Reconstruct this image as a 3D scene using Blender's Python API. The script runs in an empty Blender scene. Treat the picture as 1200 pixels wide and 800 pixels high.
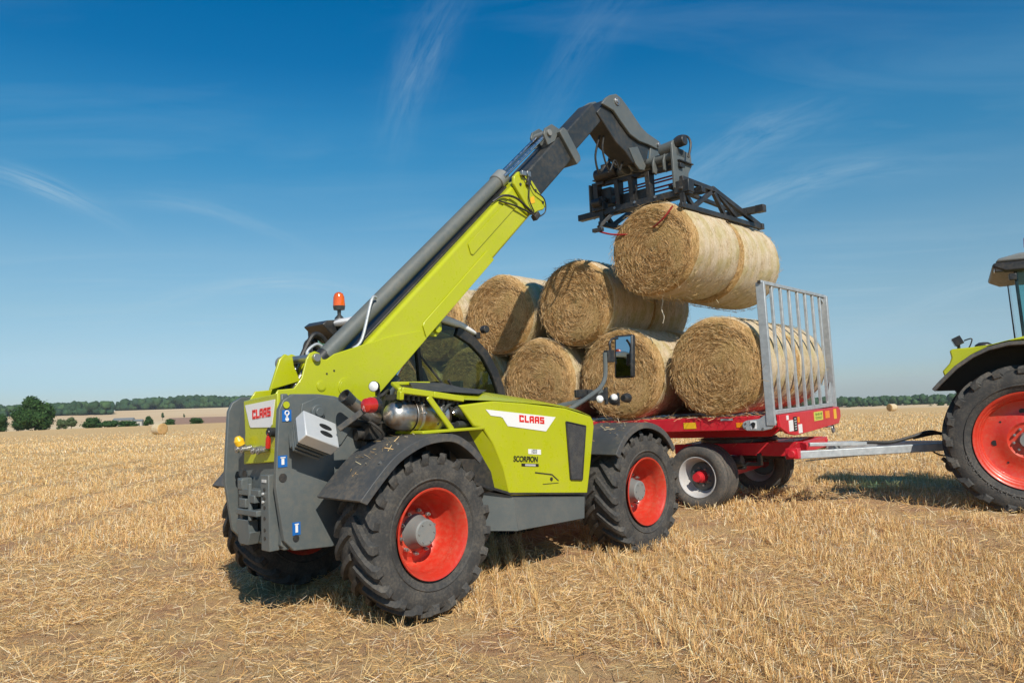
import bpy, math, random
import numpy as np
from mathutils import Vector, Matrix, noise as mnoise
R = math.radians
random.seed(7); rng = np.random.default_rng(7)
scn = bpy.context.scene
col = scn.collection

# ------------------------------------------------------------------ camera
FOC, ROW, EYE, ROLL = 900.0, 470.0, 1.65, R(2.0)
cam = bpy.data.cameras.new('camera'); cam.sensor_width = 36; cam.lens = 27.0
cam.clip_start = 0.05; cam.clip_end = 20000
camo = bpy.data.objects.new('camera', cam); col.objects.link(camo); scn.camera = camo
_p = math.atan((ROW-400)/FOC)
_v = Vector((0, math.cos(_p), math.sin(_p))); _X = Vector((1, 0, 0)); _U = Vector((0, -math.sin(_p), math.cos(_p)))
_r = _X*math.cos(ROLL)-_U*math.sin(ROLL); _u = _X*math.sin(ROLL)+_U*math.cos(ROLL)
camo.matrix_world = Matrix(((_r.x, _u.x, -_v.x, 0), (_r.y, _u.y, -_v.y, 0), (_r.z, _u.z, -_v.z, EYE), (0, 0, 0, 1)))

# ------------------------------------------------------------------ light
SUN_EL = R(40); _sh = Vector((0.326, -0.945)).normalized()
sdir = Vector((_sh.x*math.cos(SUN_EL), _sh.y*math.cos(SUN_EL), math.sin(SUN_EL)))
sl = bpy.data.lights.new('sun', 'SUN'); sl.energy = 4.8; sl.angle = R(0.53); sl.color = (1.0, 0.93, 0.81)
so = bpy.data.objects.new('sun', sl); col.objects.link(so); so.rotation_euler = sdir.to_track_quat('Z', 'Y').to_euler()
so.location = (6, -12, 16)
world = bpy.data.worlds.new('World'); scn.world = world; world.use_nodes = True
nt = world.node_tree; N = nt.nodes; LK = nt.links; N.clear()
def nd(t, **k):
    n = N.new(t)
    for a, b in k.items(): setattr(n, a, b)
    return n
out = nd('ShaderNodeOutputWorld'); bg = nd('ShaderNodeBackground'); LK.new(bg.outputs[0], out.inputs[0])
sky = nd('ShaderNodeTexSky', sky_type='NISHITA', sun_disc=False)
sky.sun_elevation = SUN_EL; sky.sun_rotation = math.atan2(_sh.x, _sh.y)
sky.altitude = 100; sky.air_density = 1.0; sky.dust_density = 0.3; sky.ozone_density = 3.0
hsv = nd('ShaderNodeHueSaturation'); hsv.inputs['Saturation'].default_value = 1.22; hsv.inputs['Hue'].default_value = 0.492
LK.new(sky.outputs[0], hsv.inputs['Color'])
tc = nd('ShaderNodeTexCoord'); sep = nd('ShaderNodeSeparateXYZ'); LK.new(tc.outputs['Generated'], sep.inputs[0])
ramp = nd('ShaderNodeValToRGB'); LK.new(sep.outputs['Z'], ramp.inputs[0]); cr = ramp.color_ramp   # clear, deep blue summer air
for p_, c_ in ((0.0, (0.517, 0.652, 0.904)), (0.033, (0.517, 0.652, 0.904)), (0.078, (0.673, 0.692, 0.768)), (0.122, (0.794, 0.769, 0.753)), (0.187, (0.863, 0.861, 0.801)), (0.24, (0.646, 0.849, 0.835)), (0.292, (0.404, 0.83, 0.871)), (0.342, (0.286, 0.829, 0.914)), (0.407, (0.064, 0.708, 0.894)), (0.459, (0.01, 0.699, 0.92)), (1.0, (0.05, 0.66, 0.85))):
    e_ = cr.elements[0] if p_ == 0.0 else (cr.elements[-1] if p_ == 1.0 else cr.elements.new(p_)); e_.position = p_; e_.color = c_+(1,)
tint = nd('ShaderNodeMixRGB', blend_type='MULTIPLY'); tint.inputs[0].default_value = 1.0; LK.new(hsv.outputs[0], tint.inputs[1]); LK.new(ramp.outputs[0], tint.inputs[2])
# thin cirrus: the direction laid on a flat sheet high up, streaked by a warped noise
zc = nd('ShaderNodeMath', operation='MAXIMUM'); LK.new(sep.outputs['Z'], zc.inputs[0]); zc.inputs[1].default_value = 0.06
dx = nd('ShaderNodeMath', operation='DIVIDE'); LK.new(sep.outputs['X'], dx.inputs[0]); LK.new(zc.outputs[0], dx.inputs[1])
dy = nd('ShaderNodeMath', operation='DIVIDE'); LK.new(sep.outputs['Y'], dy.inputs[0]); LK.new(zc.outputs[0], dy.inputs[1])
cmb = nd('ShaderNodeCombineXYZ'); LK.new(dx.outputs[0], cmb.inputs[0]); LK.new(dy.outputs[0], cmb.inputs[1])
mp = nd('ShaderNodeMapping'); LK.new(cmb.outputs[0], mp.inputs[0]); mp.inputs['Rotation'].default_value = (0, 0, R(-62)); mp.inputs['Scale'].default_value = (0.55, 1.6, 1); mp.inputs['Location'].default_value = (2.3, 1.4, 0)
n1 = nd('ShaderNodeTexNoise'); LK.new(mp.outputs[0], n1.inputs['Vector']); n1.inputs['Scale'].default_value = 1.15; n1.inputs['Detail'].default_value = 6; n1.inputs['Roughness'].default_value = 0.58; n1.inputs['Distortion'].default_value = 0.8
n2 = nd('ShaderNodeTexNoise'); LK.new(cmb.outputs[0], n2.inputs['Vector']); n2.inputs['Scale'].default_value = 0.42; n2.inputs['Detail'].default_value = 3
r1 = nd('ShaderNodeMapRange'); LK.new(n1.outputs[0], r1.inputs[0]); r1.inputs[1].default_value = 0.46; r1.inputs[2].default_value = 0.92
r2 = nd('ShaderNodeMapRange'); LK.new(n2.outputs[0], r2.inputs[0]); r2.inputs[1].default_value = 0.36; r2.inputs[2].default_value = 0.66
mm = nd('ShaderNodeMath', operation='MULTIPLY'); LK.new(r1.outputs[0], mm.inputs[0]); LK.new(r2.outputs[0], mm.inputs[1])
mf = nd('ShaderNodeMath', operation='MULTIPLY'); LK.new(mm.outputs[0], mf.inputs[0]); mf.inputs[1].default_value = 0.30
cmx = nd('ShaderNodeMixRGB')
def mth(op, a, b=None, c=None):
    n = nd('ShaderNodeMath', operation=op)
    for i, v in enumerate((a, b, c)):
        if v is None: continue
        if isinstance(v, bpy.types.NodeSocket): LK.new(v, n.inputs[i])
        else: n.inputs[i].default_value = v
    return n.outputs[0]
AZ = mth('ARCTAN2', sep.outputs['X'], sep.outputs['Y']); EL = mth('ARCSINE', sep.outputs['Z'])
# mare's tails: (azimuth, elevation, half length, half width, slope) in degrees, strength
WISPS = ((-6.4, 24.5, 5.2, 1.5, 62, .20), (-31.5, 14.6, 3.6, 0.6, -18, .42), (-17.5, 9.0, 8.5, 0.6, 3, .30), (17.5, 17.5, 6.0, 1.5, 20, .26), (19.5, 14.0, 9.0, 1.0, 15, .26),
         (-29, 3.6, 12, 0.9, 1, .22), (6.0, 25.0, 6, 1.6, 48, .10), (-21, 13.8, 5.5, 0.5, -12, .20), (31, 6.2, 7, 0.7, 14, .22), (-60, 18, 14, 1.6, -16, .25), (70, 22, 14, 1.8, 25, .25))
acc = mf.outputs[0]; D2 = math.pi/180
for (a0, e0, L_, W_, an_, st_) in WISPS:
    c_, s_ = math.cos(an_*D2), math.sin(an_*D2); da = mth('SUBTRACT', AZ, a0*D2); de = mth('SUBTRACT', EL, e0*D2)
    du = mth('ADD', mth('MULTIPLY', da, c_), mth('MULTIPLY', de, s_)); dv = mth('ADD', mth('MULTIPLY', da, -s_), mth('MULTIPLY', de, c_))
    dv = mth('ADD', dv, mth('MULTIPLY', mth('MULTIPLY', du, du), 1.2))
    q1 = mth('DIVIDE', du, L_*D2); q2 = mth('DIVIDE', dv, W_*D2); g_ = mth('EXPONENT', mth('MULTIPLY', mth('ADD', mth('MULTIPLY', q1, q1), mth('MULTIPLY', q2, q2)), -1.0))
    cv = nd('ShaderNodeCombineXYZ'); LK.new(mth('MULTIPLY', du, 9.0), cv.inputs[0]); LK.new(mth('MULTIPLY', dv, 70.0/max(W_, .6)), cv.inputs[1]); cv.inputs[2].default_value = a0
    nn = nd('ShaderNodeTexNoise'); LK.new(cv.outputs[0], nn.inputs['Vector']); nn.inputs['Scale'].default_value = 1.6; nn.inputs['Detail'].default_value = 4; nn.inputs['Roughness'].default_value = 0.66; nn.inputs['Distortion'].default_value = 0.5
    acc = mth('ADD', acc, mth('MULTIPLY', mth('MULTIPLY', g_, mth('MULTIPLY', mth('MAXIMUM', mth('SUBTRACT', nn.outputs[0], 0.28), 0.0), 2.6)), st_))
LK.new(mth('MINIMUM', acc, 0.8), cmx.inputs[0]); LK.new(tint.outputs[0], cmx.inputs[1]); cmx.inputs[2].default_value = (4.2, 5.6, 6.4, 1)
LK.new(cmx.outputs[0], bg.inputs[0]); bg.inputs[1].default_value = 0.115
vs = scn.view_settings; vs.view_transform = 'Standard'; vs.look = 'None'; vs.exposure = 0; vs.gamma = 1
scn.cycles.max_bounces = 8; scn.cycles.transparent_max_bounces = 12

# ------------------------------------------------------------------ materials
def srgb(r, g, b):
    f = lambda c: ((c/255+0.055)/1.055)**2.4 if c > 10 else c/255/12.92
    return (f(r), f(g), f(b), 1)
def newmat(name):
    m = bpy.data.materials.new(name); m.use_nodes = True; t = m.node_tree; t.nodes.clear()
    o = t.nodes.new('ShaderNodeOutputMaterial'); b = t.nodes.new('ShaderNodeBsdfPrincipled'); t.links.new(b.outputs[0], o.inputs[0])
    return m, t, b
def tn(t, ty, ins=None, **k):
    n = t.nodes.new(ty)
    for a, b in k.items(): setattr(n, a, b)
    for a, b in (ins or {}).items():
        if isinstance(b, bpy.types.NodeSocket): t.links.new(b, n.inputs[a])
        else: n.inputs[a].default_value = b
    return n
def mixc(t, fac, a, b, mode='MIX'):
    n = t.nodes.new('ShaderNodeMixRGB'); n.blend_type = mode
    for i, v in ((0, fac), (1, a), (2, b)):
        if isinstance(v, bpy.types.NodeSocket): t.links.new(v, n.inputs[i])
        else: n.inputs[i].default_value = v
    return n.outputs[0]
def rngn(t, v, a, b, c=0.0, d=1.0):
    n = tn(t, 'ShaderNodeMapRange', {0: v, 1: a, 2: b, 3: c, 4: d}); return n.outputs[0]
def paint(name, color, rough=0.4, metal=0.0, dust=0.25, scale=3.0, bump=0.02, coat=0.0, dustcol=(0.36, 0.26, 0.15, 1), var=0.12, spec=0.5):
    m, t, b = newmat(name)
    c = tn(t, 'ShaderNodeTexCoord').outputs['Object']
    n1 = tn(t, 'ShaderNodeTexNoise', {'Vector': c, 'Scale': scale, 'Detail': 6, 'Roughness': 0.65})
    n2 = tn(t, 'ShaderNodeTexNoise', {'Vector': c, 'Scale': scale*9, 'Detail': 4, 'Roughness': 0.7})
    f = rngn(t, n1.outputs[0], 0.3, 0.7)
    lo = tuple(x*(1-var) for x in color[:3])+(1,); hi = tuple(min(1, x*(1+var)) for x in color[:3])+(1,)
    base = mixc(t, f, lo, hi)
    mu = tn(t, 'ShaderNodeMath', {0: n1.outputs[0], 1: n2.outputs[0]}, operation='MULTIPLY').outputs[0]
    d = rngn(t, mu, 0.2, 0.42, 0.0, dust)
    base = mixc(t, d, base, dustcol)
    t.links.new(base, b.inputs['Base Color'])
    t.links.new(rngn(t, n2.outputs[0], 0.3, 0.7, max(0.03, rough-0.08), min(1, rough+0.12)), b.inputs['Roughness'])
    b.inputs['Metallic'].default_value = metal; b.inputs['Coat Weight'].default_value = coat; b.inputs['Coat Roughness'].default_value = 0.12
    b.inputs['Specular IOR Level'].default_value = spec
    if bump:
        bp = tn(t, 'ShaderNodeBump', {'Height': n2.outputs[0], 'Strength': bump, 'Distance': 0.02}); t.links.new(bp.outputs[0], b.inputs['Normal'])
    return m
M = {}
M['lime'] = paint('lime_paint', (0.445, 0.480, 0.009, 1), 0.30, dust=0.14, coat=0.25, var=0.06, bump=0.008, scale=1.6)
M['grey'] = paint('anthracite_paint', (0.105, 0.122, 0.125, 1), 0.42, dust=0.14, bump=0.03, var=0.08)
M['midgrey'] = paint('steel_grey_paint', (0.20, 0.215, 0.215, 1), 0.42, dust=0.15, var=0.08)
M['tube'] = paint('tube_grey_paint', (0.118, 0.132, 0.128, 1), 0.48, dust=0.14, var=0.10)
M['boomdark'] = paint('greased_boom_steel', (0.030, 0.035, 0.038, 1), 0.42, dust=0.13, scale=2, bump=0.08)
M['black'] = paint('black_steel', (0.022, 0.024, 0.027, 1), 0.4, dust=0.15)
M['plastic'] = paint('fender_plastic', (0.060, 0.064, 0.068, 1), 0.55, dust=0.28, bump=0.06)
M['rubber'] = paint('tyre_rubber', (0.050, 0.050, 0.050, 1), 0.82, dust=0.75, scale=5, bump=0.2, dustcol=(0.155, 0.135, 0.11, 1), spec=0.3)
M['rubber2'] = paint('trailer_tyre_rubber', (0.085, 0.082, 0.078, 1), 0.85, dust=0.6, scale=5, bump=0.15, dustcol=(0.24, 0.19, 0.14, 1), spec=0.3)
M['rim'] = paint('orange_red_rim', (0.57, 0.036, 0.018, 1), 0.38, dust=0.30, coat=0.2, var=0.06, bump=0.01)
M['red'] = paint('trailer_red', (0.60, 0.014, 0.030, 1), 0.4, dust=0.12, coat=0.15, var=0.07)
M['galv'] = paint('galvanised_steel', (0.44, 0.47, 0.49, 1), 0.48, metal=0.35, dust=0.08, scale=12, var=0.22)
M['chrome'] = paint('chromed_rod', (0.66, 0.66, 0.66, 1), 0.24, metal=1.0, dust=0.04, var=0.03, bump=0)
M['steel'] = paint('bare_steel', (0.40, 0.40, 0.40, 1), 0.35, metal=0.8, dust=0.2, scale=10)
M['silver'] = paint('silver_sheet', (0.62, 0.63, 0.63, 1), 0.42, metal=0.3, dust=0.05)
M['render_wall'] = paint('pale_render_wall', (0.42, 0.40, 0.36, 1), 0.8, dust=0.3)
M['rimgrey'] = paint('pale_grey_rim', (0.50, 0.50, 0.50, 1), 0.45, dust=0.35, var=0.1)
M['white'] = paint('white_panel', (0.80, 0.80, 0.80, 1), 0.35, dust=0.04, var=0.02, bump=0)
M['sticker_red'] = paint('red_lettering', (0.70, 0.015, 0.012, 1), 0.4, dust=0, var=0, bump=0)
M['ink'] = paint('black_lettering', (0.015, 0.015, 0.015, 1), 0.5, dust=0, var=0, bump=0)
M['blue'] = paint('blue_sticker', (0.01, 0.13, 0.45, 1), 0.4, dust=0, var=0, bump=0)
M['yellow'] = paint('yellow_reflector', (0.85, 0.50, 0.02, 1), 0.35, dust=0.05, var=0.05, bump=0)
M['orange'] = paint('amber_reflector', (0.85, 0.28, 0.01, 1), 0.3, dust=0.05, var=0.05, bump=0)
M['warn'] = paint('warning_sticker', (0.80, 0.45, 0.02, 1), 0.4, dust=0, var=0, bump=0)
M['paleyel'] = paint('pale_yellow_plate', (0.62, 0.60, 0.10, 1), 0.4, dust=0, var=0.05, bump=0)
M['greenink'] = paint('green_lettering', (0.02, 0.16, 0.03, 1), 0.5, dust=0, var=0, bump=0)
M['hose'] = paint('rubber_hose', (0.018, 0.019, 0.02, 1), 0.5, dust=0.1)
M['interior'] = paint('cab_interior', (0.03, 0.035, 0.035, 1), 0.7, dust=0.05)
M['redhose'] = paint('red_tine', (0.32, 0.012, 0.015, 1), 0.35, dust=0.1)
M['embossed'] = paint('embossed_rubber', (0.15, 0.145, 0.14, 1), 0.8, dust=0.1)
def heat_metal():
    m, t, b = newmat('heated_silencer_steel')
    c = tn(t, 'ShaderNodeTexCoord').outputs['Object']
    n = tn(t, 'ShaderNodeTexNoise', {'Vector': c, 'Scale': 7, 'Detail': 5})
    n2 = tn(t, 'ShaderNodeTexNoise', {'Vector': c, 'Scale': 45, 'Detail': 3})
    c1 = mixc(t, rngn(t, n.outputs[0], 0.42, 0.62), (0.52, 0.50, 0.47, 1), (0.34, 0.22, 0.13, 1))
    t.links.new(c1, b.inputs['Base Color']); b.inputs['Metallic'].default_value = 0.95
    t.links.new(rngn(t, n2.outputs[0], 0.3, 0.7, 0.30, 0.46), b.inputs['Roughness'])
    return m
M['heat'] = heat_metal()
def glassy(name, tint, alpha):
    m, t, b = newmat(name); o = [n for n in t.nodes if n.type == 'OUTPUT_MATERIAL'][0]; t.nodes.remove(b)
    tr = tn(t, 'ShaderNodeBsdfTransparent', {0: tint}); g = tn(t, 'ShaderNodeBsdfGlossy', {0: (1, 1, 1, 1), 'Roughness': 0.02})
    fr = tn(t, 'ShaderNodeLayerWeight', {'Blend': 0.5}); pw = tn(t, 'ShaderNodeMath', {0: fr.outputs['Facing'], 1: 4.0}, operation='POWER'); f2 = rngn(t, pw.outputs[0], 0, 1, alpha, 0.95)
    mx = tn(t, 'ShaderNodeMixShader', {0: f2, 1: tr.outputs[0], 2: g.outputs[0]}); t.links.new(mx.outputs[0], o.inputs[0]); return m
M['glass'] = glassy('tinted_glass', (0.50, 0.60, 0.44, 1), 0.045)
M['glass2'] = glassy('tractor_glass', (0.50, 0.74, 0.72, 1), 0.05)
m, t, b = newmat('mirror_glass'); b.inputs['Base Color'].default_value = (0.75, 0.78, 0.8, 1); b.inputs['Metallic'].default_value = 1; b.inputs['Roughness'].default_value = 0.02; M['mirror'] = m
def lens(name, colr):
    m, t, b = newmat(name); b.inputs['Base Color'].default_value = colr; b.inputs['Roughness'].default_value = 0.12
    b.inputs['Transmission Weight'].default_value = 0.35; b.inputs['Coat Weight'].default_value = 0.8; return m
M['amber'] = lens('amber_lens', (0.95, 0.17, 0.02, 1)); M['redlens'] = lens('red_lens', (0.75, 0.03, 0.02, 1)); M['clear'] = lens('clear_lens', (0.75, 0.78, 0.8, 1))

def grid_mat(name, base, hole, scale):
    m, t, b = newmat(name); c = tn(t, 'ShaderNodeTexCoord').outputs['Object']
    mpn = tn(t, 'ShaderNodeMapping', {0: c, 'Scale': (scale, scale, scale)})
    v = tn(t, 'ShaderNodeTexVoronoi', {'Vector': mpn.outputs[0], 'Scale': 1.0}); n = tn(t, 'ShaderNodeTexNoise', {'Vector': c, 'Scale': 14, 'Detail': 4})
    f = rngn(t, v.outputs['Distance'], 0.25, 0.4); c1 = mixc(t, f, hole, base); c2 = mixc(t, rngn(t, n.outputs[0], 0.45, 0.7, 0, 0.5), c1, (0.11, 0.10, 0.085, 1))
    t.links.new(c2, b.inputs['Base Color']); b.inputs['Roughness'].default_value = 0.6; return m
M['mesh'] = grid_mat('perforated_grille', (0.055, 0.057, 0.06, 1), (0.008, 0.008, 0.009, 1), 110)

def straw_surface(name, kind):
    """round bale: 'face' shows the spiral of straw, 'side' the netted flank"""
    m, t, b = newmat(name); c = tn(t, 'ShaderNodeTexCoord').outputs['Object']; s = tn(t, 'ShaderNodeSeparateXYZ', {0: c})
    info = tn(t, 'ShaderNodeObjectInfo')
    x2 = tn(t, 'ShaderNodeMath', {0: s.outputs[0], 1: s.outputs[0]}, operation='MULTIPLY').outputs[0]
    z2 = tn(t, 'ShaderNodeMath', {0: s.outputs[2], 1: s.outputs[2]}, operation='MULTIPLY').outputs[0]
    rr = tn(t, 'ShaderNodeMath', {0: tn(t, 'ShaderNodeMath', {0: x2, 1: z2}, operation='ADD').outputs[0], 1: 0.5}, operation='POWER').outputs[0]
    an = tn(t, 'ShaderNodeMath', {0: s.outputs[0], 1: s.outputs[2]}, operation='ARCTAN2').outputs[0]
    wig = tn(t, 'ShaderNodeTexNoise', {'Vector': c, 'Scale': 5, 'Detail': 3})
    rw = tn(t, 'ShaderNodeMath', {0: wig.outputs[0], 1: 0.10, 2: rr}, operation='MULTIPLY_ADD').outputs[0]
    off = tn(t, 'ShaderNodeMath', {0: info.outputs['Random'], 1: 40.0}, operation='MULTIPLY').outputs[0]
    if kind == 'face':
        v = tn(t, 'ShaderNodeCombineXYZ', {0: tn(t, 'ShaderNodeMath', {0: rw, 1: 60.0}, operation='MULTIPLY').outputs[0], 1: tn(t, 'ShaderNodeMath', {0: an, 1: 5.0}, operation='MULTIPLY').outputs[0], 2: off})
    else:
        v = tn(t, 'ShaderNodeCombineXYZ', {0: tn(t, 'ShaderNodeMath', {0: s.outputs[1], 1: 70.0}, operation='MULTIPLY').outputs[0], 1: tn(t, 'ShaderNodeMath', {0: an, 1: 7.0}, operation='MULTIPLY').outputs[0], 2: off})
    n1 = tn(t, 'ShaderNodeTexNoise', {'Vector': v.outputs[0], 'Scale': 1.0, 'Detail': 4, 'Roughness': 0.7})
    n2 = tn(t, 'ShaderNodeTexNoise', {'Vector': c, 'Scale': 3.2, 'Detail': 3})
    n3 = tn(t, 'ShaderNodeTexNoise', {'Vector': c, 'Scale': 90, 'Detail': 2, 'Roughness': 0.8})
    if kind == 'face':
        dark, mid, lite = (0.19, 0.098, 0.034, 1), (0.50, 0.295, 0.115, 1), (0.76, 0.51, 0.255, 1)
    else:
        dark, mid, lite = (0.29, 0.20, 0.105, 1), (0.55, 0.42, 0.265, 1), (0.74, 0.62, 0.45, 1)
    a = mixc(t, rngn(t, n1.outputs[0], 0.30, 0.50), dark, mid)
    a = mixc(t, rngn(t, n1.outputs[0], 0.50, 0.68), a, lite)
    a = mixc(t, rngn(t, n3.outputs[0], 0.42, 0.62, 0.0, 0.55), a, lite); a = mixc(t, rngn(t, n3.outputs[0], 0.44, 0.34, 0.0, 0.5), a, dark)
    g = rngn(t, n2.outputs[0], 0.45, 0.62, 0.0, 0.5)
    a = mixc(t, g, a, (0.40, 0.34, 0.12, 1) if kind == 'side' else (0.36, 0.25, 0.09, 1))
    if kind == 'side':   # bands of net wrap
        w = tn(t, 'ShaderNodeTexWave', {'Vector': c, 'Scale': 1.3, 'Distortion': 0.6, 'Detail': 1}, wave_type='BANDS', bands_direction='Y')
        a = mixc(t, rngn(t, w.outputs[0], 0.3, 0.8, 0.0, 0.25), a, (0.70, 0.62, 0.50, 1))
    t.links.new(a, b.inputs['Base Color']); b.inputs['Roughness'].default_value = 0.9; b.inputs['Specular IOR Level'].default_value = 0.15
    add = tn(t, 'ShaderNodeMath', {0: n1.outputs[0], 1: tn(t, 'ShaderNodeMath', {0: n3.outputs[0], 1: 0.5}, operation='MULTIPLY').outputs[0]}, operation='ADD').outputs[0]
    bp = tn(t, 'ShaderNodeBump', {'Height': add, 'Strength': 0.9 if kind == 'face' else 0.45, 'Distance': 0.03}); t.links.new(bp.outputs[0], b.inputs['Normal'])
    return m
M['bale_face'] = straw_surface('bale_face_straw', 'face'); M['bale_side'] = straw_surface('bale_side_straw', 'side')
def attr_mat(name, rough=0.8, spec=0.2, transl=0.0):
    m, t, b = newmat(name); a = tn(t, 'ShaderNodeAttribute', attribute_name='col'); t.links.new(a.outputs['Color'], b.inputs['Base Color'])
    b.inputs['Roughness'].default_value = rough; b.inputs['Specular IOR Level'].default_value = spec
    if transl:
        o = [n for n in t.nodes if n.type == 'OUTPUT_MATERIAL'][0]; tl = tn(t, 'ShaderNodeBsdfTranslucent', {0: a.outputs['Color']})
        mx = tn(t, 'ShaderNodeMixShader', {0: transl, 1: b.outputs[0], 2: tl.outputs[0]}); t.links.new(mx.outputs[0], o.inputs[0])
    return m
M['straw'] = attr_mat('straw_stalks', 0.55, 0.4, 0.20); M['straw_plain'] = paint('pale_twine', (0.62, 0.55, 0.42, 1), 0.8, dust=0)
M['leaf'] = attr_mat('leaves', 0.7, 0.2, 0.2); M['canopy'] = attr_mat('far_canopy', 0.9, 0.1)

# ------------------------------------------------------------------ mesh helpers
class MB:
    def __init__(s): s.v = []; s.f = []; s.mi = []
    def add(s, vs_, fs, mi=0):
        o = len(s.v); s.v += [tuple(p) for p in vs_]; s.f += [tuple(i+o for i in f) for f in fs]; s.mi += [mi]*len(fs); return s
    def box(s, c, d, rot=None, mi=0):
        c = Vector(c); h = [x/2 for x in d]; vs_ = []
        for a in (-1, 1):
            for b_ in (-1, 1):
                for e in (-1, 1):
                    p = Vector((a*h[0], b_*h[1], e*h[2])); vs_.append(c+(rot @ p if rot else p))
        return s.add(vs_, [(0, 1, 3, 2), (4, 6, 7, 5), (0, 4, 5, 1), (2, 3, 7, 6), (0, 2, 6, 4), (1, 5, 7, 3)], mi)
    def prism(s, poly, a, b, axis='y', mi=0):
        def P(p, w):
            return {'y': (p[0], w, p[1]), 'x': (w, p[0], p[1]), 'z': (p[0], p[1], w)}[axis]
        n = len(poly); vs_ = [P(p, a) for p in poly]+[P(p, b) for p in poly]
        fs = [tuple(range(n)), tuple(range(2*n-1, n-1, -1))]+[(i, n+i, n+(i+1) % n, (i+1) % n) for i in range(n)]
        return s.add(vs_, fs, mi)
    def bar(s, p0, p1, w, h, up=(0, 0, 1), mi=0):
        p0 = Vector(p0); p1 = Vector(p1); d = (p1-p0); L = d.length; d.normalize(); up = Vector(up)
        if abs(d.dot(up)) > 0.95: up = Vector((0, 1, 0)) if abs(d.y) < 0.9 else Vector((1, 0, 0))
        sd = d.cross(up).normalized(); u2 = sd.cross(d); m = Matrix((d, sd, u2)).transposed()
        return s.box((p0+p1)/2, (L, w, h), m, mi)
    def cyl(s, p0, p1, r0, r1=None, n=20, mi=0, caps=True):
        r1 = r0 if r1 is None else r1; p0 = Vector(p0); p1 = Vector(p1); d = (p1-p0).normalized()
        a = d.orthogonal().normalized(); b_ = d.cross(a); vs_ = []
        for p, r_ in ((p0, r0), (p1, r1)):
            for i in range(n):
                t_ = 2*math.pi*i/n; vs_.append(p+a*(r_*math.cos(t_))+b_*(r_*math.sin(t_)))
        fs = [(i, (i+1) % n, n+(i+1) % n, n+i) for i in range(n)]
        if caps: fs += [tuple(range(n-1, -1, -1)), tuple(range(n, 2*n))]
        return s.add(vs_, fs, mi)
    def tube(s, pts, r, n=8, mi=0, smooth=True):
        pts = [Vector(p) for p in pts]
        if smooth and len(pts) > 2:
            q = []
            for i in range(len(pts)-1):
                p0, p1, p2, p3 = pts[max(i-1, 0)], pts[i], pts[i+1], pts[min(i+2, len(pts)-1)]
                for k in range(5):
                    t_ = k/5; q.append(0.5*((2*p1)+(p2-p0)*t_+(2*p0-5*p1+4*p2-p3)*t_*t_+(3*p1-p0-3*p2+p3)*t_**3))
            pts = q+[pts[-1]]
        a = None; vs_ = []
        for i, p in enumerate(pts):
            d = (pts[min(i+1, len(pts)-1)]-pts[max(i-1, 0)]).normalized()
            a = d.orthogonal().normalized() if a is None else (a-d*a.dot(d)).normalized(); b_ = d.cross(a)
            for k in range(n):
                t_ = 2*math.pi*k/n; vs_.append(p+a*(r*math.cos(t_))+b_*(r*math.sin(t_)))
        fs = [(i*n+k, i*n+(k+1) % n, (i+1)*n+(k+1) % n, (i+1)*n+k) for i in range(len(pts)-1) for k in range(n)]
        fs += [tuple(range(n-1, -1, -1)), tuple(range((len(pts)-1)*n, len(pts)*n))]
        return s.add(vs_, fs, mi)
    def lathe(s, prof, c=(0, 0, 0), axis=(0, 1, 0), n=48, mi=0):
        """prof: list of (along, radius)"""
        c = Vector(c); d = Vector(axis).normalized(); a = d.orthogonal().normalized() if abs(d.y) < 0.99 else Vector((1, 0, 0)); b_ = d.cross(a); vs_ = []
        for (w, r_) in prof:
            for i in range(n):
                t_ = 2*math.pi*i/n; vs_.append(c+d*w+a*(r_*math.cos(t_))+b_*(r_*math.sin(t_)))
        fs = [(j*n+i, j*n+(i+1) % n, (j+1)*n+(i+1) % n, (j+1)*n+i) for j in range(len(prof)-1) for i in range(n)]
        return s.add(vs_, fs, mi)
    def strip(s, pts, y0, y1, th=0.02, mi=0):
        """pts: (x,z) polyline extruded in y with a thickness"""
        n = len(pts); nor = []
        for i in range(n):
            a = pts[max(i-1, 0)]; b_ = pts[min(i+1, n-1)]; d = Vector((b_[0]-a[0], b_[1]-a[1])).normalized(); nor.append((-d.y, d.x))
        o = [(p[0]+q[0]*th, p[1]+q[1]*th) for p, q in zip(pts, nor)]
        vs_ = []
        for p, q in zip(pts, o): vs_ += [(p[0], y0, p[1]), (p[0], y1, p[1]), (q[0], y1, q[1]), (q[0], y0, q[1])]
        fs = []
        for i in range(n-1):
            for k in range(4): fs.append((i*4+k, i*4+(k+1) % 4, i*4+4+(k+1) % 4, i*4+4+k))
        fs += [(3, 2, 1, 0), tuple((n-1)*4+k for k in range(4))]
        return s.add(vs_, fs, mi)
    def mesh(s, name, mats, sharp=32):
        me = bpy.data.meshes.new(name); me.from_pydata(s.v, [], s.f)
        for m_ in (mats if isinstance(mats, (list, tuple)) else [mats]): me.materials.append(M[m_] if isinstance(m_, str) else m_)
        if any(s.mi): me.polygons.foreach_set('material_index', s.mi)
        import bmesh
        bm = bmesh.new(); bm.from_mesh(me); bmesh.ops.recalc_face_normals(bm, faces=bm.faces); bm.to_mesh(me); bm.free()
        me.polygons.foreach_set('use_smooth', [True]*len(me.polygons)); me.set_sharp_from_angle(angle=R(sharp)); me.update(); return me
    def build(s, name, mats, parent=None, bevel=0.0, sharp=32, loc=None, seg=2):
        o = bpy.data.objects.new(name, s.mesh(name, mats, sharp)); col.objects.link(o)
        if parent: o.parent = parent
        if loc: o.location = loc
        if bevel:
            bv = o.modifiers.new('bevel', 'BEVEL'); bv.width = bevel; bv.segments = seg; bv.limit_method = 'ANGLE'; bv.angle_limit = R(40)
        return o
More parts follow.
